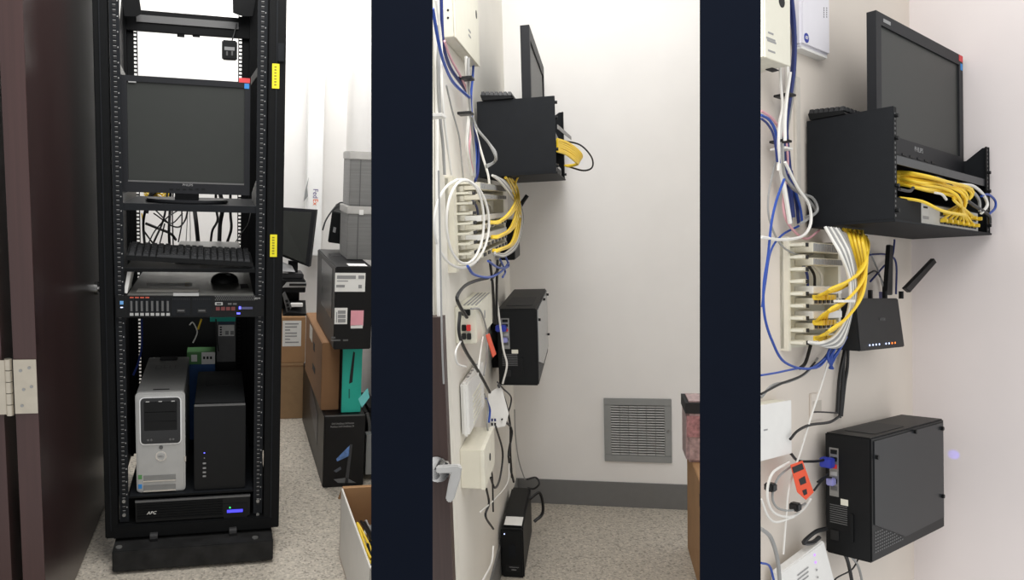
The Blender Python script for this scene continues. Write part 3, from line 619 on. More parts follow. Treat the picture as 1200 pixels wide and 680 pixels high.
x0, x1, z0, z1 = prect(R1, 329, 330, 359, 342, ya2+.02)
t.add('body', MB().box(x0-.06,x1,ya2+.06,ya2+.3,z0-.012,z1), blkp, bev=.003); t.add('silver_plate', MB().prism([P(331,337,y=ya2+.055),P(359,337,y=ya2+.055),P(359,331,y=ya2+.055),P(336,331,y=ya2+.055)], (0,.004,0)), silver); t.add('slot', MB().px(R1,339,332.5,359,335,ya2+.05,.003), dark); t.add('stand_leg', MB().box(x0-.06,x1-.02,ya2+.2,ya2+.28,zc2,z0-.012), blkp)
zdp = z1+.002
t = Thing(R1, 'monitor', 'spare dark monitor turned sideways behind the rack', 'monitor')
f = [P(326,243,y=ya2+.1),P(370,246,y=ya2+.16),P(362,313,y=ya2+.14),P(326,299,y=ya2+.08)]
t.add('bezel', MB().prism([f[0],f[1],f[2],f[3]], (.015,.03,0)), bezel); g = [P(326,247,y=ya2+.098),P(364,249,y=ya2+.15),P(357,309,y=ya2+.13),P(326,296,y=ya2+.078)]
t.add('screen', MB().prism(g, (.004,-.006,0)), screen); t.add('neck', MB().box(P(338,316,y=ya2+.16).x,P(349,316,y=ya2+.16).x,ya2+.16,ya2+.19,zdp+.028,P(343,306,y=ya2+.16).z), bezel); t.add('foot_base', MB().box(P(330,325,y=ya2+.1).x,P(356,325,y=ya2+.1).x,ya2+.1,ya2+.24,zdp,zdp+.03), M('foot_dark',(44,44,46),.4), bev=.006); t.add('paper', MB().prism([P(328,318,y=ya2+.09),P(346,319,y=ya2+.09),P(342,312,y=ya2+.15),P(328,306,y=ya2+.15)],(0,0,.002)), grey_t)
# tall white parcel tube
t = Thing(R1, 'shipping_box', 'tall white shipping box with purple and orange lettering by wall', 'carton')
yx = YW1-.16
i = t.add('carton', MB().px(R1,361,40,379,300,yx,.12), M('white_carton',(240,240,238),.8,var=.01), bev=.003)
q = P(369.5,224,y=yx-.001); t.add('lettering', MB().text('Fed', P(369.5,227,y=yx-.001), -Z, X, .03, maxw=.052), purple, under=i); t.add('lettering', MB().text('Ex', P(369.5,237,y=yx-.001), -Z, X, .03, maxw=.036), orangel, under=i)
solo(R1, 'torn_strip', MB().prism([P(356,236,y=yx-.02),P(358,222,y=yx-.02),P(362,208,y=yx-.02),P(360,220,y=yx-.02),P(361,230,y=yx-.02)], (0,.01,0)), grey, 'torn grey strip sticking up beside the white shipping box', 'strip')
# small black speaker/printer
t = Thing(R1, 'speaker', 'small black speaker standing on the large black carton', 'speaker')
ys = yk+dk-.11
i = t.add('body', MB().hexa([P(384,284,y=ys),P(406,287,y=ys),P(408,287,y=ys+.1),P(386,284,y=ys+.1),P(389,248,y=ys),P(408,252,y=ys),P(412,241,y=ys+.1),P(394,238,y=ys+.1)]), blkp, bev=.004); t.add('badge', MB().prism([P(390,272,y=ys-.003),P(393,273,y=ys-.003),P(394,267,y=ys-.003),P(391,266,y=ys-.003)],(0,.003,0)), grey_t, under=i)
t.add('cord', MB().tube([P(378,270,y=ys-.01),P(382,258,y=ys),P(390,246,y=ys+.02),P(398,238,y=ys+.08),P(407,238,y=ys+.1)],.004), bkc, smooth=True)
# grey computers stacked at the right edge
for a0,b0,a1,b1,m_,lab,dy in ((407,242,446,312,steel,'brushed grey computer case on the black carton, lower one',0),(410,178,446,241,steel,'brushed grey computer case stacked on another, upper one',.03)):
    t = Thing(R1, 'computer_case', lab, 'computer case')
    x0,x1,z0,z1 = prect(R1,a0,b0,a1,b1,yk+.22+dy); 
    if b0 > 200: z0 = ZK; zlow = z1
    else: z0 = zlow
    i = t.add('body', MB().box(x0,x1,yk+.22+dy,yk+.44,z0,z1), M('grey_case',(128,128,127),.45,.3,var=.1,kind='brushed'), bev=.003)
    t.add('cap', MB().box(x0-.004,x1,yk+.215+dy,yk+.44,z1-.035,z1-.001), M('light_grey_plastic',(186,184,180),.5), bev=.003); t.add('seam', MB().box(x0+.045,x0+.049,yk+.218+dy,yk+.22+dy,z0,z1-.035), midgrey, under=i)
    if b0 > 200: t.add('badge', MB().px(R1,421,246,426,252,yk+.213+dy,.002), paper, under=i)
# open white carton at the bottom with cables
yo = dfl(415,690)
t = Thing(R1, 'open_carton', 'open white carton holding cables at lower right', 'carton')
A = [P(398,572,y=2.62), P(436,590,y=2.42)]
zt_ = P(400,574,y=2.62).z; xa = P(400,600,y=2.6).x; xe = P(462,600,y=2.3).x; y0_, y1_ = 2.05, 2.62
zo = P(400,572,y=y1_).z
t.add('wall_panel', MB().prism([(xa,y0_,ZF),(xa,y1_,ZF),(xa,y1_,zo),(xa,y0_,zo)], (.006,0,0)), cardw)
t.add('wall_panel', MB().box(xa,xe,y1_-.006,y1_,ZF,zo), card); t.add('wall_panel', MB().box(xe-.006,xe,y0_,y1_,ZF,zo), card); t.add('wall_panel', MB().box(xa,xe,y0_,y0_+.006,ZF,zo), cardw); t.add('floor_panel', MB().box(xa,xe,y0_,y1_,ZF+.001,ZF+.006), card)
t.add('flap', MB().prism([(xa+.006,y1_,zo),(xe-.006,y1_,zo),(xe-.006,y1_+.1,zo-.09),(xa+.006,y1_+.1,zo-.09)], (0,.004,.004)), card)
for k, m_ in enumerate((bkc,bkc,whc,yel,bkc,whc,gry)):
    z = zo-.1-.02*(k%3)
    wire(R1, [(xa+.03+(xe-xa-.06)*random.random(), 2.12+.42*random.random(), z+.03*random.random()) for _ in range(6)], .005, m_, {'black_cable_jacket':'black','white_cable_jacket':'white','yellow_cable_jacket':'yellow','grey_cable_jacket':'grey'}[m_.name]+' cable coiled in the open white carton', 'cables in the open carton')
# ================================================================== shared builders for the wall of equipment (rooms 2 and 3)
def cabinet(room, label, x0, x1, y0, y1, z0, z1, ear):
    t = Thing(room, 'wall_cabinet', label, 'cabinet'); th = .006; h = z1-z0
    sp = t.add('side_panel', MB().box(x0,x1,y0,y0+th,z0,z1), blk2, bev=.001)
    fs = [(x0,y1-th,z0),(x1,y1-th,z0),(x1,y1-th,z0+h*ear),(x1-.02,y1-th,z0+h*ear),(x1-.07,y1-th,z0+h*(ear-.12)),(x0,y1-th,z0+h*(ear-.12))]
    t.add('side_panel', MB().prism(fs, (0,th,0)), blk2)
    t.add('back_panel', MB().box(x0,x0+.004,y0+th,y1-th,z0,z0+h*.8), blk)
    t.add('bottom_plate', MB().box(x0,x1+.004,y0-.004,y1+.004,z0-.007,z0), blk2, bev=.001)
    zm = z0+h*.57
    t.add('shelf', MB().box(x0+.004,x1-.01,y0+th,y1-th,zm-.006,zm), blk2); t.add('shelf_lip', MB().box(x1-.012,x1-.008,y0+th,y1-th,zm-.022,zm+.004), M('shelf_edge',(62,64,66),.45))
    for s, yy in ((1,y0+th),(-1,y1-th)):
        ri = t.add('rail', MB().box(x1-.006,x1-.002,yy,yy+s*.022,z0,z1 if s > 0 else z0+h*ear), blk)
        hs = MB(); z = z0+.012
        while z < (z1 if s > 0 else z0+h*ear)-.01: hs.box(x1-.002,x1-.0014,yy+s*.007,yy+s*.014,z-.0035,z+.0035); z += .0145
        t.add('hole_row', hs, midgrey, under=ri, kind='stuff')
        for f in (.08,.3,.72,.92) if s > 0 else (.08,.45,.65): t.add('bolt', MB().cyl((x1-.002,yy+s*.011,z0+h*f),(x1+.008,yy+s*.011,z0+h*f),.006,10), blkp, under=ri)
    return t, zm
def side_monitor(room, label, xf, y0, y1, z0, z1, zbase, tilt=0, marks=True):
    # flat monitor facing +x
    t = Thing(room, 'monitor', label, 'monitor'); b = .03 if (y1-y0) > .3 else .022; k = (y1-y0)/.42
    d = .015*k
    mb = MB(); bt, bb = .021*k, .04*k
    mb.box(xf-d,xf,y0,y1,z1-bt,z1); mb.box(xf-d,xf,y0,y1,z0,z0+bb); mb.box(xf-d,xf,y0,y0+bt,z0+bb,z1-bt); mb.box(xf-d,xf,y1-bt,y1,z0+bb,z1-bt)
    i = t.add('bezel', mb, bezel); t.add('screen', MB().box(xf-.01,xf-.006,y0+bt,y1-bt,z0+bb,z1-bt), screen)
    o = .12*k
    t.add('back_cover', MB().hexa([(xf-d-.008*k,y0+o*1.3,z0+o),(xf-d,y0+o,z0+o*.7),(xf-d,y1-o,z0+o*.7),(xf-d-.008*k,y1-o*1.3,z0+o),(xf-d-.008*k,y0+o*1.3,z1-o),(xf-d,y0+o,z1-o*.7),(xf-d,y1-o,z1-o*.7),(xf-d-.008*k,y1-o*1.3,z1-o)]).box(xf-d,xf-.012,y0+.004,y1-.004,z0+.004,z1-.004), M('monitor_back',(52,54,58),.5))
    ym_ = (y0+y1)/2
    t.add('neck', MB().box(xf-d-.008,xf-d,ym_-.05*k,ym_+.05*k,zbase+.008,z0+o), bezel); t.add('foot_base', MB().box(xf-d-.03,xf+.02,ym_-.12*k,ym_+.12*k,zbase,zbase+.01), bezel, bev=.004)
    if marks:
        t.add('red_sticker', MB().box(xf,xf+.001,y1-.022*k,y1-.002,z1-.013*k,z1-.001), red, under=i); t.add('blue_sticker', MB().box(xf,xf+.001,y1-.014*k,y1-.005,z1-.03*k,z1-.017*k), bluest, under=i)
        t.add('model_mark', MB().box(xf,xf+.0008,y0+.03*k,y0+.06*k,z1-.014*k,z1-.008*k), grey_t, under=i)
        t.add('lettering', MB().text('PHILIPS', (xf+.0008,ym_-.05,z0+.028*k), Y, Z, .009*k), grey_t, under=i)
        for q in range(6): t.add('button', MB().box(xf,xf+.002,ym_-.14*k+q*.035*k,ym_-.12*k+q*.035*k,z0+.010*k,z0+.014*k), blkp, under=i)
    return t
def pc_tower(room, label, x0, x1, y0, y1, z0, z1, side):
    t = Thing(room, 'computer_tower', label, 'computer'); h = z1-z0; w = x1-x0; d = y1-y0
    case = t.add('case', MB().box(x0,x1-.002,y0,y1,z0+h*.0,z1), M('satin_black_pc',(20,21,22),.45,spec=.2), bev=min(w,h)*.03)
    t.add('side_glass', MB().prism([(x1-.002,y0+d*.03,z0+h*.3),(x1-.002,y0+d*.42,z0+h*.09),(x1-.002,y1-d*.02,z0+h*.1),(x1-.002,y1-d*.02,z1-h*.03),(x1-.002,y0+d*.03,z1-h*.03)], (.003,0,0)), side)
    g = MB()
    for r in range(7):
        for c in range(14):
            yy, zz = y0+d*(.04+c*.026), z0+h*(.07+r*.026)
            if (yy-y0)/d*.55+(zz-z0)/h < .30: g.box(x1-.002,x1-.001,yy,yy+d*.014,zz,zz+h*.012)
    t.add('side_grille', g, midgrey, under=case, kind='stuff')
    for yy, zz in ((y0+d*.05,z1-h*.16),(y1-d*.05,z1-h*.08),(y1-d*.05,z0+h*.3),(y0+d*.55,z1-h*.04)): t.add('thumb_screw', MB().cyl((x1,yy,zz),(x1+w*.06,yy,zz),h*.018,10), blkp)
    t.add('top_vent', MB().rrect(((x0+x1)/2,y0+d*.33,z1+.0004), X, Y, w*.34, d*.2, w*.1, (0,0,.0012)), M('vent_mesh',(30,31,32),.6), under=case)
    io = t.add('io_plate', MB().box(x0+w*.1,x0+w*.3,y0-.0015,y0,z0+h*.48,z0+h*.88), steel, under=case)
    for k, m_ in enumerate((blkp,blkp,redm,silver,blkp,midgrey)): t.add('port', MB().box(x0+w*.13,x0+w*.27,y0-.004,y0-.0015,z0+h*(.83-k*.06),z0+h*(.865-k*.06)), m_, under=case, bev=.0005)
    t.add('label', MB().box(x0+w*.34,x0+w*.5,y0-.001,y0,z0+h*.42,z0+h*.47), cream, under=case)
    t.add('psu_socket', MB().box(x0+w*.12,x0+w*.3,y0-.004,y0,z0+h*.12,z0+h*.2), dark, under=case)
    for k in range(9): t.add('rear_slot', MB().box(x0+w*.1,x0+w*.48,y0-.0008,y0,z0+h*(.26+k*.018),z0+h*(.267+k*.018)), midgrey, under=case)
    t.add('rear_bracket', MB().box(x0+w*.55,x0+w*.62,y0-.006,y0,z0+h*.14,z0+h*.36), blkp, under=case)
    vg = t.add('vga_plug', MB().box(x0-w*.02,x0+w*.24,y0-.035,y0-.004,z0+h*.72,z0+h*.8), vga_b, bev=.003)
    t.add('lilac_plug', MB().box(x0+w*.1,x0+w*.26,y0-.028,y0-.004,z0+h*.575,z0+h*.635), lilac, bev=.003)
    return t
def punch_block(room, label, xw, y0, y1, z0, z1, dep):
    t = Thing(room, 'punch_down_block', label, 'wiring block'); W_, H = y1-y0, z1-z0
    t.add('back_plate', MB().box(xw,xw+dep*.12,y0,y1,z0,z1), cream); ym_ = W_*.2
    fl = t.add('flange', MB().box(xw,xw+dep*.28,y0,y0+W_*.05,z0-H*.02,z1+H*.02), beige); t.add('flange', MB().box(xw+dep*.12,xw+dep*.6,y1-W_*.06,y1,z0,z1), beige)
    n = 9
    for k in range(n):
        zc = z0+H*(k+.5)/n
        c = t.add('cable_clip', MB().box(xw+dep*.12,xw+dep*.7,y0+W_*.1,y0+W_*.17,zc-H*.022,zc+H*.022), beige, bev=dep*.03)
        t.add('clip_slot', MB().box(xw+dep*.7,xw+dep*.73,y0+W_*.11,y0+W_*.16,zc-H*.018,zc+H*.018), ink, under=c)
        t.add('spacer', MB().box(xw+dep*.12,xw+dep*.7,y0+W_*.04,y0+W_*.1,zc-H*.012,zc+H*.012), cream)
    for f0, f1, kind in ((.88,.97,0),(.76,.83,0),(.50,.57,1),(.40,.46,2),(.27,.34,1),(.17,.23,2),(.06,.12,2)):
        a0, a1 = y0+W_*.24, y1-W_*.08
        r = t.add('terminal_row', MB().box(xw+dep*.12,xw+dep*.75,a0,a1,z0+H*f0,z0+H*f1), white if kind == 1 else beige, bev=dep*.02)
        tt = MB(); m = 16 if kind == 0 else 7
        for q in range(m):
            s = a0+(a1-a0)*(q+.25)/m; e = a0+(a1-a0)*(q+.7)/m
            if kind != 1: tt.box(xw+dep*.75,xw+dep*.8,s,e,z0+H*(f0+.01),z0+H*(f1-.01))
        if kind != 1: t.add('teeth', tt, grey_t if kind == 0 else M('jack_dark',(60,60,62),.5), under=r, kind='stuff')
    for q, m_ in enumerate((navyc,bkc,whc)):
        t.add('jumper_wire', MB().tube([(xw+dep*.3,y0+W_*(.3+q*.12),z0+H*.78),(xw+dep*.4,y0+W_*(.34+q*.16),z0+H*.68),(xw+dep*.3,y0+W_*(.42+q*.16),z0+H*.57)], dep*.05), m_, smooth=True)
    return t
# ================================================================== ROOM 2 : corner with vent
P = R2.P
YC, XW, YB, ZG = 2.83, -.4, 3.95, -1.57
def Wp(px, py, off=.01): return P(px,py,x=XW+off)
XR2 = P(845,400,y=YB).x
cG = P(852,640,z=ZG).x/P(852,640,z=ZG).y
struct(R2, 'floor', MB().prism([(XW+.001,1.75,ZG-.05),(min(cG*1.75,XR2),1.75,ZG-.05),(min(cG*3.2,XR2),3.2,ZG-.05),(XR2,YB,ZG-.05),(XW+.001,YB,ZG-.05)], (0,0,.05)), floor_m)
struct(R2, 'wall_back', MB().box(XW-.06,XR2,YB,YB+.06,ZG-.05,1.25), wall_w)
struct(R2, 'wall_left', MB().box(XW-.06,XW,1.95,YB,ZG-.05,1.25), wall_l)
zb0, zb1 = P(700,584,y=YB).z, P(700,564,y=YB).z
struct(R2, 'baseboard_back', MB().box(XW+.009,XR2,YB-.008,YB,ZG,zb1), grey_base)
struct(R2, 'baseboard_left', MB().box(XW,XW+.008,2.2,YB,ZG,ZG+(zb1-ZG)), grey_base)
struct(R2, 'trim_2', MB().box(XW-.02,XW+.014,Wp(518,480).y,Wp(530,480).y,ZG,1.2), M('door_casing',(226,222,210),.5), bev=.002)
# door leaf at the left edge, seen edge-on, with lever
t = Thing(R2, 'door_2', 'dark brown door at the left edge with chrome lever', None, kind='structure')
yd = 1.9; q = P(526,560,y=yd)
lf = t.add('leaf', MB().box(q.x-.12,q.x,yd,yd+.04,ZG+.01,P(510,372,y=yd).z), brown_door)
hc = P(513,549,y=yd-.002)
t.add('rose', MB().cyl((hc.x,yd,hc.z),(hc.x,yd-.012,hc.z),.034,24), chrome, under=lf, smooth=True); t.add('spindle', MB().cyl((hc.x,yd-.012,hc.z),(hc.x,yd-.05,hc.z),.014,16), chrome, under=lf, smooth=True)
c0, c1, c2 = P(514,548,y=yd-.05), P(536,549,y=yd-.05), P(530,585,y=yd-.05)
t.add('lever', MB().prism([P(*p,y=yd-.045) for p in ((512,545),(538,543),(542,546),(540,560),(533,583),(528,588),(523,584),(526,566),(529,553),(512,553))], (0,-.014,0)), M('satin_lever',(214,213,210),.3,.35), under=lf, bev=.003)
# vent
t = Thing(R2, 'wall_vent', 'square grey louvred air vent low on the white wall', 'vent')
x0,x1,z0,z1 = prect(R2,708,467,787,541,YB); w = (x1-x0)*.105
i = t.add('frame', ring(MB(),x0,x1,z0,z1,YB-.012,YB,w), grey, bev=.002); t.add('backing', MB().box(x0+w,x1-w,YB-.002,YB-.001,z0+w,z1-w), dark)
ns = 20; sl = MB(); hh = (z1-z0-2*w)/ns
sl.hexa([(x0+w,-.011,-hh*.28),(x1-w,-.011,-hh*.28),(x1-w,-.003,hh*.06),(x0+w,-.003,hh*.06),(x0+w,-.011,-hh*.1),(x1-w,-.011,-hh*.1),(x1-w,-.003,hh*.2),(x0+w,-.003,hh*.2)])
t.inst('slat', sl, M('vent_slat',(186,186,184),.45), [(0,YB,z0+w+hh*(k+.5)) for k in range(ns)])
for k in (1,2,3,4,5): t.add('divider', MB().box(x0+w+(x1-x0-2*w)*k/6-.0008,x0+w+(x1-x0-2*w)*k/6+.0008,YB-.0125,YB-.011,z0+w,z1-w), midgrey)
for fx in (.05,.95): t.add('screw', MB().disc((x0+(x1-x0)*fx,YB-.012,(z0+z1)/2),(0,-1,0),.006,.002,10), steel, under=i)
# carton + wrapped parcel at the right
yq = P(812,585,z=ZG).y; q0 = P(805,527,y=3.5); zc_ = q0.z
t = Thing(R2, 'carton', 'brown carton on the floor at the right edge', 'carton')
i = t.add('carton', MB().box(q0.x,q0.x+.1,2.6,3.5,ZG,zc_), card, bev=.003); t.add('handle_hole', MB().box(q0.x-.001,q0.x+.001,3.0,3.1,zc_-.1,zc_-.05), dark, under=i)
t = Thing(R2, 'wrapped_parcel', 'red and clear wrapped parcel on the brown carton', 'parcel')
q1 = P(804,471,y=3.32)
i = t.add('wrap', MB().box(q1.x,q1.x+.09,3.32,3.48,zc_,q1.z), foil, bev=.012); t.add('dark_cap', MB().box(q1.x-.003,q1.x+.091,3.318,3.482,q1.z-.05,q1.z-.005), ink, under=i); t.add('red_print', MB().box(q1.x+.002,q1.x+.09,3.317,3.32,q1.z-.15,q1.z-.06), M('faded_red',(170,122,124),.5,var=.35,scale=70), under=i)
# ---- cabinet, monitor, keyboard
xc1 = P(651,158,y=YC).x; z1 = P(651,112,y=YC).z; z0 = P(651,201,y=YC).z; yc1 = P(669,170,x=xc1).y
yc1 = min(yc1, YB-.1); zc0b = z0-.014
def under(p, zl): return Vector((p.x, p.y, min(p.z, zl)))
t, zm = cabinet(R2, 'black wall cabinet with yellow cables in the vent room', XW+.012, xc1, YC, yc1, z0, z1, 1.2)
ym0 = YC+.06; xm = P(621,60,y=ym0).x; ym1 = min(P(641,80,x=xm).y, yc1-.03); ztop = P(618,29,y=ym0).z
side_monitor(R2, 'monitor seen nearly edge-on above the wall cabinet', xm, ym0, ym1, zm+.03, ztop, zm, marks=False)
def kb_end(room, label, x0, x1, y0, y1, z, h):
    t = Thing(room, 'keyboard', label, 'keyboard'); n = 7
    b = t.add('case', MB().hexa([(x0,y0,z),(x1,y0,z),(x1,y1,z),(x0,y1,z),(x0-.006,y0,z+h*.62),(x1-.01,y0,z+h*.35),(x1-.01,y1,z+h*.35),(x0-.006,y1,z+h*.62)]), blkp, bev=.001)
    k = MB(); w = (x1-x0)/n; l = (y1-y0)/16
    k.hexa([(-w*.45,-l*.45,0),(w*.45,-l*.45,0),(w*.45,l*.45,0),(-w*.45,l*.45,0),(-w*.3,-l*.3,h*.4),(w*.3,-l*.3,h*.4),(w*.3,l*.3,h*.4),(-w*.3,l*.3,h*.4)])
    t.inst('key', k, MATS['key_plastic'], [(x0+w*(c+.45)-.004,y0+l*(r+.5),z+h*(.6-.27*(c+.5)/n)) for c in range(n) for r in range(16)], under=b)
xk0, xk1 = P(566,118,y=YC+.02).x, P(602,115,y=YC+.02).x
kb_end(R2, 'black keyboard lying on the wall cabinet in the vent room', xk0, xk1, YC-.01, min(YC+.4, yc1), z1+.001, P(586,111,y=YC).z-P(586,122,y=YC).z)
t = Thing(R2, 'network_switch', 'network switch inside the wall cabinet in the vent room', 'switch')
t.add('body', MB().box(XW+.06,xc1-.02,YC+.03,yc1-.03,z0+.001,z0+.05), blk); t.add('faceplate', MB().box(xc1-.02,xc1-.016,YC+.03,yc1-.03,z0+.002,z0+.048), silver)
for k in range(6): t.add('port', MB().box(xc1-.016,xc1-.014,YC+.06+k*(yc1-YC-.14)/6,YC+.06+(k+.6)*(yc1-YC-.14)/6,z0+.012,z0+.036), dark)
for k in range(9):
    s = random.uniform(-1,1)
    wire(R2, [P(653,163+k*1.8,y=YC+.12),P(664,166+k*2+s,y=YC+.2),P(675,174+k*2,y=YC+.28),P(682-k*.6,183+k*1.2,y=YC+.34),P(675-k,192+k*.4,y=YC+.4),P(662,194,y=YC+.42)], .0042, yel, 'yellow patch cable looping out of the vent room cabinet', 'yellow patch cables at the vent room cabinet')
wire(R2, [P(660,165,y=YC+.4),P(680,170,y=YC+.36),P(693,184,y=YC+.34),P(694,196,y=YC+.34),P(684,200,y=YC+.36),P(668,196,y=YC+.42)], .0035, bkc, 'thin black cable looping out beyond the yellow ones', None)
t = solo(R2, 'strap', MB().prism([P(653,146,y=YC+.3),P(653,151,y=YC+.3),P(669,164,y=YC+.5),P(669,160,y=YC+.5)], (.002,0,0)), grey_t, 'grey strap slanting across the vent room cabinet front', 'strap')
# ---- white panel box top left
yb1 = Wp(522,40).y; xf = P(534,40,y=yb1).x; yb2_ = P(562,66,x=xf).y; zlo = P(534,43,y=yb1).z
t = Thing(R2, 'panel_box', 'cream metal panel box high on the left wall', 'panel box')
i = t.add('body', MB().box(XW,xf-.004,yb1,yb2_,zlo,zlo+.6), M('panel_side',(212,210,196),.5), bev=.002); t.add('cover', MB().box(xf-.004,xf,yb1-.002,yb2_+.002,zlo-.002,zlo+.6), cream, bev=.001)
yy = P(558,17,x=xf).y; zz = P(558,17,x=xf).z; t.add('keyhole', MB().disc((xf,yy,zz),X,.014,.001,16), dark, under=i)
for py in (12,21): q = P(525,py,y=yb1); t.add('knockout', MB().disc((q.x,yb1,q.z),(0,-1,0),.0035,.001,10), ink, under=i)
q = P(549,38,x=xf); t.add('print', MB().box(xf,xf+.0006,q.y,q.y+.05,q.z-.01,q.z-.004), grey_t, under=i); t.add('print', MB().box(xf,xf+.0006,q.y,q.y+.05,q.z+.006,q.z+.012), grey_t, under=i)
# ---- wiring on the left wall
def W2(pts, off): return [Wp(a,b,off if not isinstance(off,(list,tuple)) else off[k]) for k, (a,b) in enumerate(pts)]
G2 = 'cables running down the left wall of the vent room'
for k, (pts, r, m_, lab) in enumerate((
  ([(509,20),(511,80),(512,140),(512,200),(513,300),(515,400)],.006,whc,'white cable nearest the divider running down the wall'),
  ([(514,30),(514,90),(516,140),(519,170),(521,205)],.005,gry,'grey cable left of the blue ones on the wall'),
  ([(511,0),(517,50),(518,110),(523,160),(529,205)],.004,whc,'white cable beside the grey one on the wall'),
  ([(507,10),(513,45),(519,70),(530,95),(545,110),(551,115)],.005,blu,'bright blue cable swooping from the divider to the bundle'),
  ([(517,-5),(518,30),(520,55),(528,80),(542,100),(550,112)],.006,navyc,'dark blue cable swooping below the panel box'),
  ([(521,48),(528,68),(540,90),(548,108),(551,125),(552,150),(550,180),(556,206)],.004,pnk,'pink cable swooping down into the bundle'),
  ([(546,66),(547,90),(549,115),(549,140),(547,170),(553,205)],.006,whc,'white cable below the panel box in the bundle'),
  ([(549,68),(549,90),(550,115),(553,150),(556,180),(556,208)],.005,gry,'grey cable below the panel box in the bundle'),
  ([(555,68),(554,90),(552,112),(553,140),(557,170),(558,205)],.005,blu,'blue cable dropping straight from the panel box'),
  ([(551,112),(552,140),(560,170),(560,200),(557,212)],.006,navyc,'dark blue cable in the lower bundle'),
  ([(523,100),(530,130),(538,160),(541,190),(543,210)],.003,gry,'thin grey cable bowing across the bare wall'),
  ([(514,200),(516,300),(518,400),(520,450)],.003,gry,'thin grey cable low on the wall by casing'))):
    wire(R2, W2(pts, .02+.008*(k%4)), r*.9, m_, lab+' of the vent room', G2)
wire(R2, [P(a,b,y=YC-.03) for a, b in ((555,140),(559,160),(566,185),(572,205),(574,222))], .0045, whc, 'white cable crossing in front of the cabinet edge of the vent room', G2)
for k in range(3):
    wire(R2, W2([(554,138),(560,152),(573,168),(581,180+k*2),(579,190),(570,194+k)], [.05,.07,.1,.12,.11,.09]), .0045, gry, 'grey cable looping beside the vent room cabinet', 'grey loop beside the vent room cabinet')
for py, px in ((92,550),(133,549),(136,515)): 
    q = Wp(px,py,.05); solo(R2, 'cable_tie', MB().box(q.x-.03,q.x+.012,q.y-.03,q.y+.03,q.z-.004,q.z+.004), bkc if px > 520 else whc, ('black cable tie under the panel box','black cable tie beside the vent room cabinet','white cable tie near the divider')[(92,133,136).index(py)], 'cable tie', bev=.001)
# punch-down block
yp0, yp1 = Wp(527,262).y, min(Wp(587,262).y, 3.33); zp1, zp0 = Wp(540,211).z, Wp(540,312).z
punch_block(R2, 'white punch-down wiring block below the vent room cabinet', XW, yp0, yp1, zp0, zp1, .085)
lp = []
for k in range(17):
    a = math.radians(100+k*360/16); px_ = 541+32*math.cos(a); lp.append(P(px_, 262-52*math.sin(a), y=1.91+.006*(px_-507)))
wire(R2, lp, .0038, whc, 'large round coil of white cable, outer turn', None)
lp = [P(545+22*math.cos(math.radians(80+k*22.5)), 260-49*math.sin(math.radians(80+k*22.5)), y=1.89+.006*(38+22*math.cos(math.radians(80+k*22.5)))) for k in range(17)]
wire(R2, lp, .0038, whc, 'narrower inner turn of the white cable coil', None)
for row, (px, py) in enumerate(((574,260),(576,277),(577,293))):
    for k in range(3):
        wire(R2, [Wp(px,py+k*.8,.09),P(585,py-1+k,x=XW+.11),P(596+k*2+row*2,py-10,x=XW+.13),P(604+k*2+row,py-24-row*8,x=XW+.13),P(602+k*2,228-k*4,x=XW+.12),under(P(594+k*3,210,x=XW+.11),zc0b),under(P(592+k*3,206,x=XW+.11),zc0b)], .0042, yel, 'yellow patch cable arching from the vent room block, row %s from top' % ('first','second','third')[row], 'yellow patch cables arching from the vent room wiring block')
wire(R2, [P(603,222,y=YC+.3),P(605,212,y=YC+.25),P(612,199,y=YC+.2)], .004, yel, 'single yellow cable end poking up below the cabinet', None)
for k in range(4):
    wire(R2, [under(Wp(577+k,205,.1),zc0b),Wp(588+k*2,215,.11),Wp(602+k*2,235,.12),Wp(610+k,258,.13),Wp(606,282+k*2,.12),Wp(592,297+k,.11),Wp(580,296+k,.1)], .004, gry if k % 2 else whc, ('grey' if k % 2 else 'white')+' patch cable arching beyond the yellow ones in the vent room', 'pale patch cables arching from the vent room wiring block')
for k, pts in enumerate(([(548,312),(556,322),(574,325),(588,318),(596,308)],[(572,306),(585,314),(596,312),(592,300)],[(586,304),(592,318),(589,325)])):
    wire(R2, W2(pts,.1), .0038, blu, 'blue cable looping under the vent room wiring block', 'blue cables under the vent room wiring block')
for k, pts in enumerate(([(574,305),(577,330),(578,345),(580,380)],[(583,305),(582,340),(582,380)],[(588,308),(580,322),(576,328)])):
    wire(R2, W2(pts,.07), .005, bkc, 'black cable dropping below the vent room wiring block', 'black cables below the vent room wiring block')
# router behind
q0, q1 = P(596,262,x=XW+.09), P(606,262,x=XW+.09)
t = Thing(R2, 'router', 'black wireless router half hidden behind the vent room cables', 'router')
zr1, zr0 = P(597,258,y=3.35).z, P(597,305,y=3.35).z; xr_ = P(603,280,y=3.35).x
t.add('body', MB().box(XW+.02,xr_,3.35,3.6,zr0,zr1), blkp, bev=.004); t.add('antenna', MB().tube([P(607,247,y=3.4),P(613,236,y=3.4),P(618,229,y=3.4)],.009,8,1), blkp, bev=0)
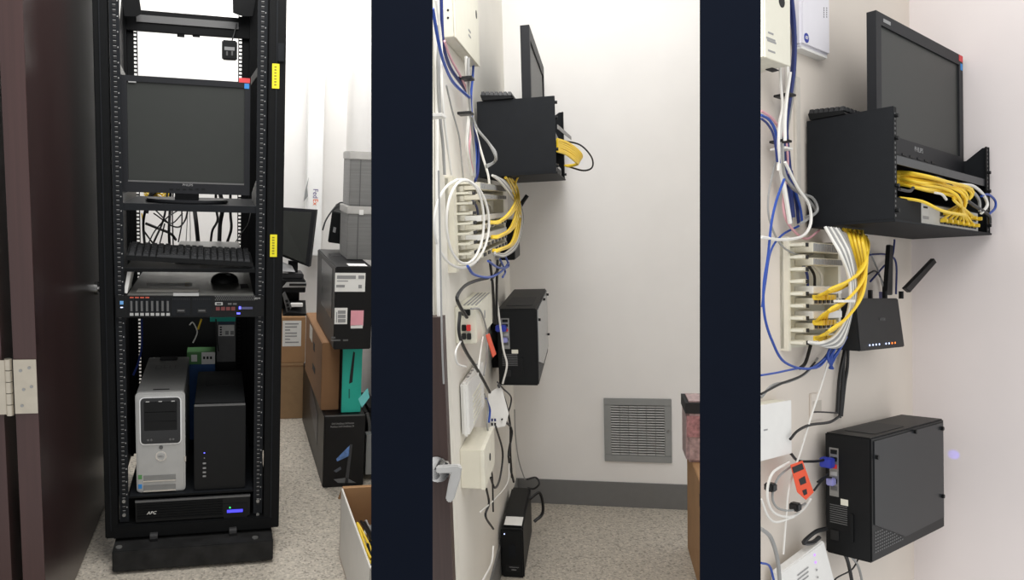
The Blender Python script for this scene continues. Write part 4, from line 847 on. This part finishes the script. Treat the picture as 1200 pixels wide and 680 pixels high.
# white modem box
ymx = Wp(537,380).y; xmf = P(558,382,y=ymx).x; ymf = P(577,370,x=xmf).y; zx1, zx0 = P(550,360,y=ymx).z, P(550,403,y=ymx).z
t = Thing(R2, 'modem_box', 'white network terminal box with red plug on vent room wall', 'network box')
i = t.add('body', MB().box(XW,xmf,ymx,ymf,zx0,zx1), cream, bev=.003)
for k in range(4): t.add('top_slot', MB().box(XW+.02+k*.012,XW+.026+k*.012,ymx+.04,ymf-.03,zx1,zx1+.001), grey_t, under=i)
for px,py,m_ in ((544,366,blkp),(549,366,blkp),(544,384,blkp),(549.5,384,redm),(544,394,dark),(550,394,dark)): q = P(px,py,y=ymx); t.add('plug', MB().box(q.x-.006,q.x+.006,ymx-.012,ymx,q.z-.009,q.z+.009), m_, under=i, bev=.001)
t.add('emboss', MB().disc((xmf,(ymx+ymf)/2,zx1-.05),X,.014,.0008,16), grey_t, under=i)
for pts, r, m_, lab in (([(572,326),(558,329),(545,335),(536,347),(538,357),(547,372)],.006,bkc,'thick black cable arching to the white network box'),
  ([(539,366),(538,390),(545,410),(556,428),(566,445),(574,460)],.006,bkc,'black cable dropping past the white network box'),
  ([(552,362),(562,363),(568,378),(571,395),(570,420),(567,440)],.004,gry,'grey cable looping over the white network box'),
  ([(540,400),(534,412),(536,426),(546,430)],.003,whc,'white cable loop under the white network box'),
  ([(577,322),(582,350),(586,380),(590,410),(594,428),(589,450)],.005,whc,'long white cable in front of the black tower'),
  ([(566,395),(562,420),(560,440)],.003,whc,'short white cable below the white network box'),
  ([(583,448),(590,456),(599,466),(596,482),(588,492)],.004,bkc,'black loop below the black tower')):
    wire(R2, [P(a_,b_,y=2.94) for a_, b_ in pts] if 'long white' in lab else W2(pts,.07), r*.8, m_, lab, 'cables round the white network box')
q = Wp(577,405,.1); solo(R2, 'warning_tag', MB().prism([P(569,393,x=XW+.09),P(573,391,x=XW+.09),P(581,415,x=XW+.09),P(577,419,x=XW+.09)], (.002,0,0)), orange, 'orange warning tag hanging by the black tower, vent room', 'tag')
# black tower on the wall
ytw = 3.0; xt0, xt1 = P(583.5,410,y=ytw).x, P(631,410,y=ytw).x; zt1, zt0 = P(612,362,y=ytw).z, P(612,452,y=ytw).z; yt1 = min(P(645,400,x=xt1).y, YB-.25)
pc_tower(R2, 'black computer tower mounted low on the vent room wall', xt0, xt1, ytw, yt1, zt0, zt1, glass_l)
solo(R2, 'wall_bracket', MB().box(XW,xt0,ytw+.1,ytw+.4,zt0+.05,zt0+.08).box(XW,xt0,ytw+.1,ytw+.4,zt1-.1,zt1-.07), blk, 'black wall bracket holding the vent room tower', 'bracket')
# white router, plate and beige box
y0_ = Wp(543,480,.012).y; xf = P(549,480,y=y0_).x; y1_ = P(568,470,x=xf).y; z1_, z0_ = P(546,449,y=y0_).z, P(546,513,y=y0_).z
t = Thing(R2, 'white_router', 'white ribbed router standing on the beige box, vent room', 'router')
i = t.add('body', MB().box(XW+.004,xf,y0_,y1_,z0_,z1_), white, bev=.008, smooth=True)
for k in range(6): t.add('rib', MB().box(xf-.001,xf+.002,y0_+(y1_-y0_)*.25,y0_+(y1_-y0_)*.75,z0_+(z1_-z0_)*(.1+k*.1),z0_+(z1_-z0_)*(.14+k*.1)), cream, under=i)
for k in range(5): t.add('top_slot', MB().box(XW+.012,xf-.008,y0_+(y1_-y0_)*(.2+k*.13),y0_+(y1_-y0_)*(.26+k*.13),z1_,z1_+.0008), grey_t, under=i)
yq0 = Wp(566,480).y; xq = P(590,480,y=yq0+.1).x
t = Thing(R2, 'outlet_plate', 'white outlet panel with blue cable by the white router', 'outlet')
pl_ = [P(572,462,y=yq0+.06),P(587,452,y=yq0+.1),P(596,486,y=yq0+.1),P(592,500,y=yq0+.08),P(574,503,y=yq0+.04)]
i = t.add('plate', MB().prism(pl_, (0,.012,0)), white, bev=.001)
for px in (575.5,579): 
    for py in (491,496): t.add('socket', MB().px(R2,px,py,px+2.2,py+3,yq0+.035,.004), navyc if py < 495 else dark, under=i)
ybx = Wp(543,545).y; xbf = P(568,550,y=ybx).x; ybf = min(P(580,540,x=xbf).y, YB-.2); zb1_, zb0_ = P(555,528,y=ybx).z, P(555,573,y=ybx).z
t = Thing(R2, 'junction_box', 'ivory wall box under the white router, vent room', 'junction box')
i = t.add('body', MB().box(XW,xbf-.004,ybx,ybf,zb0_,zb1_), beige, bev=.002); t.add('cover', MB().box(xbf-.012,xbf,ybx-.002,ybf+.002,zb0_-.002,zb1_+.002), M('ivory_cover',(230,226,210),.5), bev=.001)
t.add('cable_grommet', MB().disc((xbf,ybx+(ybf-ybx)*.5,(zb0_+zb1_)/2),X,.012,.002,14), dark, under=i)
for pts, r, m_, lab in (([(568,462),(572,480),(571,500),(577,530)],.004,gry,'grey cable running down past the outlet panel'),
  ([(569,466),(574,480),(573,495)],.005,blu,'short blue cable plugged beside the outlet panel'),
  ([(584,452),(592,470),(598,500),(598,530),(600,560)],.006,bkc,'thick black cable dropping from tower to floor unit'),
  ([(590,492),(600,505),(596,535),(602,565)],.006,bkc,'second black cable dropping towards the floor unit'),
  ([(603,480),(604,510),(608,540),(615,562)],.0035,gry,'grey cable running to the baseboard corner'),
  ([(581,500),(589,530),(586,560),(580,572),(575,560)],.005,bkc,'black cable looping at the ivory wall box'),
  ([(570,573),(573,590),(569,605),(578,620)],.005,bkc,'black cable from ivory wall box to floor unit'),
  ([(597,535),(595,565),(580,585),(563,600)],.003,whc,'thin white cable crossing behind the floor unit'),
  ([(578,640),(576,660),(566,680)],.004,whc,'white cable on the floor beside the floor unit'),
  ([(578,600),(577,560),(575,550)],.004,bkc,'short black cable above the floor unit')):
    wire(R2, W2(pts,.06), r*.8, m_, lab, 'cables above the floor unit')
# UPS on the floor
yu = P(596,677,z=ZG).y; xu0, xu1 = P(579.5,650,y=yu).x, P(609,650,y=yu).x; zu1 = P(595,619,y=yu).z; sh_ = max(0, XW+.014-xu0); xu0 += sh_; xu1 += sh_*.5; yu1 = min(P(622,568,x=xu1).y, YB-.03); yu1 = min(yu1, yu+.95)
t = Thing(R2, 'floor_ups', 'slim black battery backup tower standing on the floor', 'battery unit')
cs = t.add('case', MB().box(xu0,xu1,yu+.02,yu1,ZG,zu1), M('ups_case',(20,21,22),.45,spec=.2), bev=.008); fb = t.add('front_bezel', MB().box(xu0-.002,xu1+.002,yu,yu+.025,ZG,zu1-.006), blkp, bev=.006)
t.add('top_label', MB().box(xu0+.01,xu1-.006,yu+.03,yu+.12,zu1,zu1+.001), paper, under=cs)
cx = (xu0+xu1)/2; q = P(591,626,y=yu); t.add('blue_led', MB().disc((q.x,yu,q.z),(0,-1,0),.003,.001,8), led_w, under=fb)
t.add('button', MB().rrect((cx,yu,zu1-.1),X,Z,.014,.03,.01,(0,-.003,0)), blk2, under=fb); t.add('print_line', MB().box(cx-.015,cx+.025,yu-.001,yu,ZG+.044,ZG+.048), grey_t, under=fb); t.add('print_line', MB().box(cx-.006,cx+.014,yu-.001,yu,ZG+.034,ZG+.038), grey_t, under=fb)
for k in range(4): t.add('groove', MB().box(cx-.03,cx+.03,yu-.001,yu,zu1-.19+k*.008,zu1-.187+k*.008), dark, under=fb)
wire(R2, [(xu1+.005,yu1-.15,ZG+.22),(xu1+.05,yu1-.12,ZG+.24),(xu1+.06,yu1-.1,ZG+.14),(xu1+.02,yu1-.12,ZG+.1)], .007, bkc, 'thick black cable loop at the side of the floor unit', None)
wire(R2, [P(617,562,y=yu1),P(628,560,y=yu1+.02),P(632,567,y=yu1),P(626,573,y=yu1),P(618,572,y=yu1)], .005, bkc, 'black cable loop behind the floor unit top', None)
# ================================================================== ROOM 3 : close view of the equipment wall
P = R3.P
YC, XW, YB = 2.546, -1.184, 3.43
def Wq(px, py, off=.01): return P(px,py,x=XW+off)
zlo3, zhi3 = -1.4, 1.4
ynear = Wq(880,340,0).y-.12; xfar = P(1240,340,y=YB).x
struct(R3, 'wall_left', MB().box(XW-.06,XW,ynear,YB,zlo3,zhi3), M('painted_wall_warm',(222,213,202),.7,var=.02,scale=5,bump=.05))
struct(R3, 'wall_back', MB().box(XW-.06,xfar,YB,YB+.06,zlo3,zhi3), M('painted_wall_pinkish',(230,222,220),.75,var=.015,scale=5,bump=.05))
x1 = -.923; yc1 = P(1166,225,x=x1).y; yc1 = min(yc1, YB-.02)
z1, z0 = P(1047,124,y=YC).z, P(1047,257,y=YC).z
t, zm = cabinet(R3, 'black wall cabinet full of yellow cables in the close-up room', XW+.01, x1, YC, yc1, z0, z1, .93)
# wall rail behind the cabinet's left edge
xm = -1.0; y0 = P(1027,70,x=xm).y; y1 = P(1128.5,100,x=xm).y; zt = P(1027,12,x=xm).z
side_monitor(R3, 'large dark monitor standing in the cabinet, close-up room', xm, y0, y1, zm+.021, zt, zm+.001)
xk0, xk1 = P(953,140,y=YC+.02).x, P(1003,132,y=YC+.02).x
kb_end(R3, 'black keyboard lying on the wall cabinet in the close-up room', xk0, xk1-.02, YC-.005, YC+.42, z1+.001, .035)
zc3 = z0-.015
# switch
t = Thing(R3, 'network_switch', 'white-fronted network switch at the cabinet bottom, close-up room', 'switch')
xs = x1-.02; ys0, ys1 = P(1080,245,x=xs).y, P(1146,252,x=xs).y
t.add('body', MB().box(XW+.03,xs-.004,YC+.03,ys1+.02,z0+.001,z0+.075), blk); fp = t.add('faceplate', MB().box(xs-.004,xs,ys0,ys1,z0+.004,z0+.07), M('switch_face',(196,196,192),.5), bev=.001)
t.add('blank_plate', MB().box(xs-.004,xs,YC+.03,ys0-.004,z0+.004,z0+.07), blk2)
t.add('print_line', MB().box(xs,xs+.0006,ys0+.015,ys0+.05,z0+.055,z0+.061), ink, under=fp); t.add('status_print', MB().box(xs,xs+.0006,ys0+.01,ys0+.06,z0+.02,z0+.03), grey_t, under=fp)
for k in range(12):
    a = ys0+(ys1-ys0)*(.3+k*.056); t.add('port', MB().box(xs,xs+.001,a,a+(ys1-ys0)*.044,z0+.012,z0+.03), dark, under=fp); t.add('port', MB().box(xs,xs+.001,a,a+(ys1-ys0)*.044,z0+.038,z0+.056), dark, under=fp)
G = 'yellow patch cables inside the close-up cabinet'
for k in range(14):
    f = k/13; a = ys0+(ys1-ys0)*(.3+f*.64)
    e = Vector((xs+.004, a, z0+.022+.026*(k%2)))
    j = lambda v: random.uniform(-v, v)
    s0 = P(1054, 202+f*14+j(1), x=xs-.03)
    mid = P(1080+j(3), 203+f*20+j(2), x=xs+.0+.03*random.random()); m2 = P(1106+f*8+j(3), 210+f*18+j(2), x=xs+.03+.025*random.random()); m3 = P(1118+(1-f)*22+j(2), 226+f*12+j(2), x=xs+.055+j(.012))
    wire(R3, [s0-X*.05, s0, mid, m2, m3, e], .0048, yel, 'yellow patch cable sweeping from the cabinet side to the switch', G)
    solo(R3, 'cable_plug', MB().box(xs+.0015,xs+.02,a-.004,a+.01,e.z-.006,e.z+.006), yel, 'yellow plug pushed into the close-up switch', 'plug', 'yellow plugs in the close-up switch', bev=.001)
wire(R3, [P(1054,232,x=xs-.02),P(1080,236,x=xs+.02),P(1104,247,x=xs+.05),P(1130,252,x=xs+.05)], .0052, yel, 'lowest yellow cable crossing the switch front', None)
for k, (pts, r, m_, lab) in enumerate((
  ([(1096,208),(1110,214),(1125,228),(1140,240),(1158,252),(1160,262)],.006,bkc,'thick black cable slanting across the yellow cables'),
  ([(1125,216),(1140,218),(1152,228),(1157,240),(1150,250)],.005,whc,'white cable arching at the right cabinet end'),
  ([(1120,218),(1136,222),(1147,234),(1148,248)],.005,gry,'grey cable arching at the right cabinet end'),
  ([(1150,230),(1158,228),(1166,235),(1166,244),(1158,252)],.004,blu,'blue cable looping out at the right cabinet end'),
  ([(1096,226),(1104,228),(1109,234)],.004,whc,'short white cable behind the yellow cables'),
  ([(1054,222),(1066,224),(1070,220)],.005,bkc,'short black cable at the left cabinet rail'))):
    wire(R3, [P(a,b,x=xs+.045) for a,b in pts], r, m_, lab+', close-up room', 'other cables inside the close-up cabinet')
# ---- panel boxes on the wall
xp = XW+.1; q = P(926,77,x=xp); yq1 = q.y
t = Thing(R3, 'panel_box', 'cream metal panel box with black hole at the divider', 'panel box')
i = t.add('body', MB().box(XW,xp-.004,ynear+.02,yq1,q.z,zhi3-.3), M('panel_side',(212,210,196),.5), bev=.002); t.add('cover', MB().box(xp-.004,xp,ynear+.02,yq1+.002,q.z-.002,zhi3-.3), cream, bev=.001)
h_ = P(916,2,x=xp); t.add('keyhole', MB().disc((xp,h_.y,h_.z),X,.017,.001,18), dark, under=i)
for px,py,wd in ((900,38,.03),(898,44,.05),(899,47,.05),(900,59,.04)): h_ = P(px,py,x=xp); t.add('print', MB().box(xp,xp+.0006,h_.y,h_.y+wd,h_.z-.002,h_.z+.003), grey_t, under=i)
h_ = P(905,76,x=XW+.05); t.add('knockout', MB().box(XW+.04,XW+.06,h_.y-.02,h_.y+.02,q.z-.003,q.z-.0005), ink, under=i)
xa_ = XW+.035; ya0, ya1 = P(939.5,30,x=xa_).y, P(973,40,x=xa_).y; za = P(973,66,x=xa_).z
t = Thing(R3, 'alarm_box', 'white alarm box with round blue logo on the wall', 'alarm box')
i = t.add('body', MB().box(XW,xa_,ya0,ya1,za,zhi3-.4), M('cool_white_plastic',(228,226,232),.4,var=.01), bev=.008, smooth=True); t.add('bottom_lip', MB().box(XW,xa_-.006,ya0+.01,ya1-.01,za-.008,za), white)
h_ = P(945,44.5,x=xa_); t.add('logo', MB().disc((xa_,h_.y,h_.z),X,.0155,.001,24), M('logo_blue',(34,52,150),.5), under=i); t.add('logo_lettering', MB().text('ADT',(xa_+.0016,h_.y,h_.z),Y,Z,.010,maxw=.02), paper, under=i)
for r in range(5):
    for c in range(2): h_ = P(965.5+c*3.2,9.5+r*2.6,x=xa_); t.add('speaker_hole', MB().disc((xa_,h_.y,h_.z),X,.0022,.0008,8), ink, under=i)
# ---- trunk of cables along the wall
G3 = 'cables running down the wall of the close-up room'
def W3(pts, off): return [Wq(a,b,off if not isinstance(off,(list,tuple)) else off[k]) for k,(a,b) in enumerate(pts)]
for k, (pts, r, m_, lab) in enumerate((
  ([(925,-5),(928,20),(931,45),(930,75),(926,110),(921,150),(925,200),(929,255)],.009,navyc,'thick dark blue cable at the top of the bundle'),
  ([(928,-5),(931,25),(932,60),(930,90),(924,130),(919,165),(922,210),(927,262)],.006,navyc,'second dark blue cable in the bundle'),
  ([(922,70),(923,100),(918,130),(914,160),(914,190),(920,225),(926,262)],.008,whc,'thick white cable in the bundle'),
  ([(914,78),(915,100),(917,125),(913,150),(912,200)],.005,whc,'white cable under the cream panel box'),
  ([(926,85),(922,115),(920,140),(920,165)],.006,whc,'white cable crossing the blue ones'),
  ([(932,70),(931,100),(925,140),(922,165),(926,190)],.004,gry,'grey cable right of the blue ones'),
  ([(892,130),(904,138),(914,152),(921,166),(923,195),(918,240),(925,264),(944,280),(960,270)],.0045,pnk,'pink cable swooping in from the divider'),
  ([(892,135),(902,141),(909,155),(911,175),(915,200)],.005,blu,'blue cable swooping in from the divider'),
  ([(892,139),(900,146),(907,160),(911,190)],.004,navyc,'dark blue cable under the blue swoop'),
  ([(919,210),(910,235),(904,262),(900,300),(895,335),(896,370),(905,400),(920,425),(950,432),(972,415)],.0045,blu,'long blue cable looping left of the wiring block'),
  ([(936,265),(916,276),(903,295),(897,330),(893,360)],.004,blu,'blue cable arcing off the wiring block'),
  ([(912,178),(905,205),(900,235),(903,262),(918,290),(945,300),(962,290)],.0035,gry,'grey cable looping wide over the wiring block'),
  ([(915,170),(918,200),(928,220),(945,232),(956,248),(944,255)],.005,gry,'grey cable looping beside the cabinet'),
  ([(917,168),(920,205),(936,225),(952,232),(958,246),(948,256),(938,262)],.005,gry,'second grey cable looping beside the cabinet'),
  ([(920,190),(935,220),(948,240),(950,262),(940,277),(915,281),(892,278)],.0055,whc,'white cable bending to the left over the block'),
  ([(927,200),(933,235),(936,262)],.006,navyc,'dark blue bundle strand entering the block'),
  ([(931,220),(938,245),(940,262)],.005,blu,'blue strand beside the dark blue one'),
  ([(892,466),(905,452),(925,447),(945,437),(958,420)],.005,gry,'grey cable running low to the divider'),
  ([(892,462),(915,450),(940,440),(955,425)],.004,bkc,'black cable running low to the divider'),
  ([(892,440),(910,437),(935,432),(960,430),(975,410)],.0035,blu,'blue cable running low to the divider'))):
    wire(R3, W3(pts, .018+.012*(k%5)), r*.85, m_, lab+', close-up room', G3)
for py, px, m_, lab in ((112,922,bkc,'black cable tie round the upper close-up bundle'),(166,917,bkc,'black cable tie round the lower close-up bundle'),(175,918,whc,'white cable tie just under the black one')):
    h_ = Wq(px,py,.045); solo(R3, 'cable_tie', MB().box(h_.x-.03,h_.x+.018,h_.y-.022,h_.y+.022,h_.z-.003,h_.z+.004), m_, lab, 'cable tie', bev=.001)
solo(R3, 'wall_strip', MB().box(XW,XW+.01,Wq(934,200).y,Wq(939,200).y,Wq(936,268).z,Wq(936,90).z), M('wall_strip_paint',(206,200,190),.6), 'slim pale vertical strip beside the cabinet', 'strip', bev=.002)
# ---- punch-down block
yp0, yp1 = Wq(918,345).y, min(Wq(992,340).y, P(1008,380,x=XW+.1).y-.03); zp1, zp0 = Wq(925,281).z, Wq(925,408).z
dp3 = .09
punch_block(R3, 'white punch-down wiring block left of the black router', XW, yp0, yp1, zp0, zp1, dp3)
Hb, Wb = zp1-zp0, yp1-yp0
for row, f in enumerate((.43,.2,-.0)):
    for k in range(4):
        yy = yp0+Wb*(.27+k*.085); zz = zp0+Hb*(f+.035 if row < 2 else .09)
        st = Vector((XW+dp3*.75, yy, zz))
        py = (346,370,394)[row]; o = XW+.105+.01*k
        wire(R3, [st, P(966+k*2,py-2-k*1.5,x=o), P(984+k*3,py-7-k*3-row*3,x=o+.015), P(1000+k*3.5,(328,342,358)[row]-k*4,x=o+.03), P(1009+k*2.6-row,(306,314,322)[row]-k*3,x=o+.03), P(1003+k*4.6-row*3,282,x=o+.014*row), under(P(988+k*6+row*2,256,x=XW+.1),zc3)], .0046, yel, 'yellow patch cable rising from the block beside the router, row %s from top' % ('first','second','third')[row], 'yellow patch cables on the close-up wiring block')
        solo(R3, 'cable_plug', MB().box(XW+dp3*.7,XW+dp3*1.05,yy-.007,yy+.012,zz-.008,zz+.008), yel, 'yellow plug in the wiring block beside the router, row %s from top' % ('first','second','third')[row], 'plug', 'yellow plugs in the close-up wiring block', bev=.001)
for k in range(6):
    wire(R3, [under(P(967+k*3,262,x=XW+.1),zc3),P(975+k*3,280,x=XW+.12),P(986+k*2.4,300,x=XW+.145),P(996+k*1.4,330+k*2,x=XW+.15),P(994+k*.8,365,x=XW+.145),P(980+k*1.5,392+k*2,x=XW+.12),P(962+k*2,402+k,x=XW+.1),P(948+k*2,401,x=XW+.09)], .0048, gry if k % 2 else whc, ('grey' if k % 2 else 'white')+' patch cable curving round the yellow ones by the router', 'pale patch cables on the close-up wiring block')
for k in range(5):
    wire(R3, [P(992-k*2,395,x=XW+.07),P(985-k*3+k%2*3,408,x=XW+.08),P(978-k*2,420,x=XW+.07),P(972+k,432,x=XW+.05)], .004, blu, 'blue cable knotted under the close-up wiring block', 'blue cables under the close-up wiring block')
h_ = P(990,353,x=XW+.155); solo(R3, 'cable_tie', MB().box(h_.x-.02,h_.x+.01,h_.y-.03,h_.y+.05,h_.z-.004,h_.z+.004), whc, 'white cable tie round the pale patch cables by router', 'cable tie', bev=.001)
for k, pts in enumerate(([(1015,262),(1010,290),(1004,340),(992,400),(984,440),(981,485)],[(950,405),(944,425),(937,432)],[(990,405),(988,440),(984,490)],[(975,408),(965,422),(955,430)],[(994,400),(993,430),(990,450),(986,488)])):
    wire(R3, [under(q_,zc3) for q_ in W3(pts,.016)], .0055, bkc, 'black cable dropping between the wiring block and lower tower', 'black cables between wiring block and lower tower')
# ---- router
xr = XW+.1; yr0, yr1 = P(1008,380,x=xr).y, P(1060,378,x=xr).y; zr1, zr0 = P(1008,350,x=xr).z, P(1008,412,x=xr).z
t = Thing(R3, 'router', 'black wireless router with two raised antennas', 'router')
bd = t.add('body', MB().hexa([(XW+.02,yr0-.02,zr0+.004),(xr,yr0,zr0),(xr,yr1,zr0),(XW+.02,yr1,zr0+.004),(XW+.02,yr0,zr1),(xr-.02,yr0+.014,zr1),(xr-.02,yr1,zr1),(XW+.02,yr1,zr1)]), M('router_black',(27,28,29),.45,spec=.2), bev=.003)
def rface(f, g): 
    y = yr0+(yr1-yr0)*f+.0; z = zr0+(zr1-zr0)*g; return Vector((xr-.02*g+.0012, y, z))
t.add('lettering', MB().text('NETGEAR', rface(.56,.58), Y, Z, .010, maxw=.045), midgrey, under=bd)
for f, m_ in ((.2,led_w),(.27,led_w),(.34,led_w),(.41,led_w),(.56,led_w),(.63,led_w),(.70,led_o),(.77,led_o)): t.add('led', MB().disc(rface(f,.1),X,.0032,.0015,8), m_, under=bd)
xn = XW+.05
for c4, nm in (([(1034,346),(1041,346),(1042,288),(1038,287)],1),([(1056,338),(1062,343),(1093,308),(1090,303)],2)):
    t.add('antenna', MB().prism([P(*p,x=xn+(.0 if nm == 1 else .03)) for p in c4], (.014,0,0)), blkp, bev=.002)
    hp = P(1037 if nm == 1 else 1056, 346, x=xn+.007); t.add('antenna_joint', MB().cyl(hp+Z*.014,Vector((hp.x,hp.y,zr1-.002)),.008,10), blkp)
t.add('rear_plug', MB().px(R3,1030,342,1036,351,P(1033,347,x=XW+.03).y,.012), lilac); t.add('rear_plug', MB().px(R3,1017,340,1021,350,P(1019,347,x=XW+.03).y,.012), dark)
for k, (pts, m_, r) in enumerate(([(1048,262),(1048,285),(1045,302),(1034,314),(1020,330)],blu,.0035),([(1014,300),(1026,298),(1040,299),(1050,308),(1050,345)],blu,.0035),([(1014,262),(1017,290),(1030,320),(1036,340)],gry,.003),([(1016,322),(1026,318),(1034,330),(1035,345)],bkc,.003)) if False else enumerate((([(1048,262),(1048,285),(1045,302),(1034,314),(1020,330)],navyc,.0035),([(1014,300),(1026,298),(1040,299),(1050,308),(1050,345)],navyc,.0035),([(1014,262),(1017,290),(1030,320),(1036,340)],gry,.003),([(1016,322),(1026,318),(1034,330),(1035,345)],bkc,.003))):
    wire(R3, [under(q_,zc3) for q_ in W3(pts,.014)], r, m_, ('dark blue cable dropping from the cabinet behind router antennas','dark blue cable arching into the router top','grey cable slanting down to the router','black cable curling into the router top')[k], 'cables behind the router')
# ---- lower tower
ytw = Wq(967,560,.03).y; xt0 = XW+.03; xt1 = P(1022,590,y=ytw).x; zt1, zt0 = P(1022,514,y=ytw).z, P(1019,660,y=ytw).z; yt1 = min(P(1107,545,x=xt1).y, YB-.03)
pc_tower(R3, 'black computer tower with smoked side panel in close-up room', xt0, xt1, ytw, yt1, zt0, zt1, glass_s)
solo(R3, 'wall_bracket', MB().box(XW,xt0,ytw+.1,ytw+.4,zt0+.05,zt0+.08).box(XW,xt0,ytw+.1,ytw+.4,zt1-.12,zt1-.09), blk, 'black wall bracket holding the close-up tower', 'bracket')
# blue LED on the far side of the tower throwing a small spot on the wall
h_ = P(1118,533,y=YB)
ll = bpy.data.lights.new('tower_led', 'SPOT'); ll.energy = .2; ll.color = (.04,.02,1); ll.spot_size = math.radians(24); ll.spot_blend = .6; ll.shadow_soft_size = .002
lo_ = bpy.data.objects.new('tower_led', ll); COL.objects.link(lo_); ps = Vector((xt1+.006,max(yt1-.01,YB-.09),h_.z)); dd = (h_-ps).normalized()
lo_.matrix_world = R3.M @ Matrix.Translation(ps) @ dd.to_track_quat('-Z','Y').to_matrix().to_4x4()
# ---- white wall box, tag, modem, outlet, cables
xb_ = XW+.05; q = P(927,470,x=xb_); z0_ = P(927,531,x=xb_).z
t = Thing(R3, 'wall_box', 'plain white wall box at the divider, left of orange tag', 'wall box')
i = t.add('body', MB().box(XW,xb_-.004,ynear+.02,q.y,z0_,q.z), cream, bev=.002); t.add('cover', MB().box(xb_-.006,xb_,ynear+.02,q.y+.002,z0_-.002,q.z+.002), white, bev=.001)
h_ = P(897,504,x=xb_); t.add('finger_slot', MB().box(xb_,xb_+.0006,h_.y-.01,h_.y+.012,h_.z-.002,h_.z+.002), grey_t, under=i)
t = Thing(R3, 'warning_tag', 'orange warning tag hanging left of the close-up tower', 'tag')
c4 = [(926,545),(940,540),(953,577),(944,586),(934,577)]
i = t.add('card', MB().prism([P(*p,x=XW+.08) for p in c4], (.0015,0,0)), orange)
t.add('print', MB().prism([P(*p,x=XW+.0818) for p in ((928,548),(940,543),(942,550),(930,555))], (.0004,0,0)), ink, under=i); t.add('print', MB().prism([P(*p,x=XW+.0818) for p in ((936,562),(943,558),(945,566),(938,569))], (.0004,0,0)), ink, under=i); t.add('hole_ring', MB().prism([P(*p,x=XW+.0818) for p in ((940,575),(945,573),(946,579),(942,581))], (.0004,0,0)), ink, under=i)
t = Thing(R3, 'outlet_plate', 'small painted wall plate above the close-up tower', 'outlet')
y0p, y1p = Wq(952,480).y, Wq(966,480).y; zt_, zb_ = Wq(958,461).z, Wq(958,493).z; i = t.add('plate', MB().box(XW,XW+.006,y0p,y1p,zb_,zt_), MATS['painted_wall_warm'], bev=.002); t.add('recess', MB().box(XW+.006,XW+.0066,y0p+.012,y1p-.012,zb_+.025,zt_-.025), M('plate_recess',(196,188,176),.6), under=i)
xq_ = XW+.05
t = Thing(R3, 'white_modem', 'white router with violet status lights below the tower', 'router')
fc = [P(915,672,x=xq_),P(966,634,x=xq_+.02),P(981,690,x=xq_+.02),P(916,730,x=xq_)]
i = t.add('body', MB().prism(fc, (-.03,0,0)), white, bev=.004)
nx = (fc[1]-fc[0]).normalized(); vx = (fc[3]-fc[0]).normalized(); nn = nx.cross(vx).normalized(); nn = nn if nn.x > 0 else -nn
for k in range(4):
    q = fc[0]+(fc[1]-fc[0])*(.76+k*.02)+(fc[3]-fc[0])*(.14+k*.17)+nn*.001; t.add('status_light', MB().disc(q,nn,.0036,.001,10), M('violet_led',(170,120,255),.4,emit=1.2) if k < 2 else grey_t, under=i)
for k in range(3): q = fc[0]+(fc[1]-fc[0])*.36+(fc[3]-fc[0])*(.28+k*.09)+nn*.001; t.add('print_line', MB().prism([q, q+nx*.06, q+nx*.06+vx*.004, q+vx*.004], nn*.0006), grey_t, under=i)
for k, (pts, m_, r, lab) in enumerate((
  ([(984,488),(972,495),(950,498),(935,505),(926,515)],bkc,.005,'black cable curving from the tower to the white wall box'),
  ([(927,532),(935,540),(950,541),(962,540),(974,536)],bkc,.005,'black video cable running into the blue plug'),
  ([(954,575),(960,567),(970,556)],bkc,.004,'black cable behind the orange tag'),
  ([(958,565),(966,560),(974,560)],bkc,.004,'black cable reaching the lilac plug'),
  ([(968,620),(955,624),(942,636),(952,636),(960,630)],bkc,.008,'thick black power cord looping from the tower base'),
  ([(953,483),(962,483),(980,484)],bkc,.003,'thin black cable crossing the painted wall plate'),
  ([(974,412),(963,450),(950,490),(938,530),(925,570),(921,610),(918,650)],whc,.0035,'long thin white cable slanting down the wall'),
  ([(925,542),(905,555),(899,580),(906,600),(925,606),(940,598),(950,585)],whc,.0045,'white cable loop behind the orange tag, outer'),
  ([(928,546),(912,560),(905,582),(912,596),(930,598),(944,590)],gry,.004,'grey cable loop behind the orange tag, inner'),
  ([(892,585),(900,605),(910,612),(930,606)],whc,.004,'white cable coming from the divider low down'),
  ([(892,620),(903,630),(911,655),(914,685)],gry,.007,'thick grey cable at the bottom beside the divider'),
  ([(892,660),(902,664),(908,685)],blu,.004,'blue cable at the bottom beside the divider'),
  ([(988,645),(994,660),(1000,690)],bkc,.007,'thick black cable hanging under the tower'),
  ([(996,650),(1006,665),(1012,690)],gry,.005,'grey cable hanging under the tower'),
  ([(1006,655),(998,668),(980,678),(972,690)],bkc,.003,'thin black cable under the tower'))):
    wire(R3, W3(pts,.06 if k != 1 else .04), r*.85, m_, lab, 'cables round the close-up tower')
for px,py in ((903,571),(932,594)):
    h_ = Wq(px,py,.06); solo(R3, 'cable_tie', MB().box(h_.x-.014,h_.x+.014,h_.y-.014,h_.y+.014,h_.z-.012,h_.z+.012), bkc, 'black cable tie on the white loop, %s one' % ('upper' if py < 580 else 'lower'), 'cable tie', bev=.004)
# ------------------------------------------------------------------ link everything
for t_ in THINGS: t_.finish()
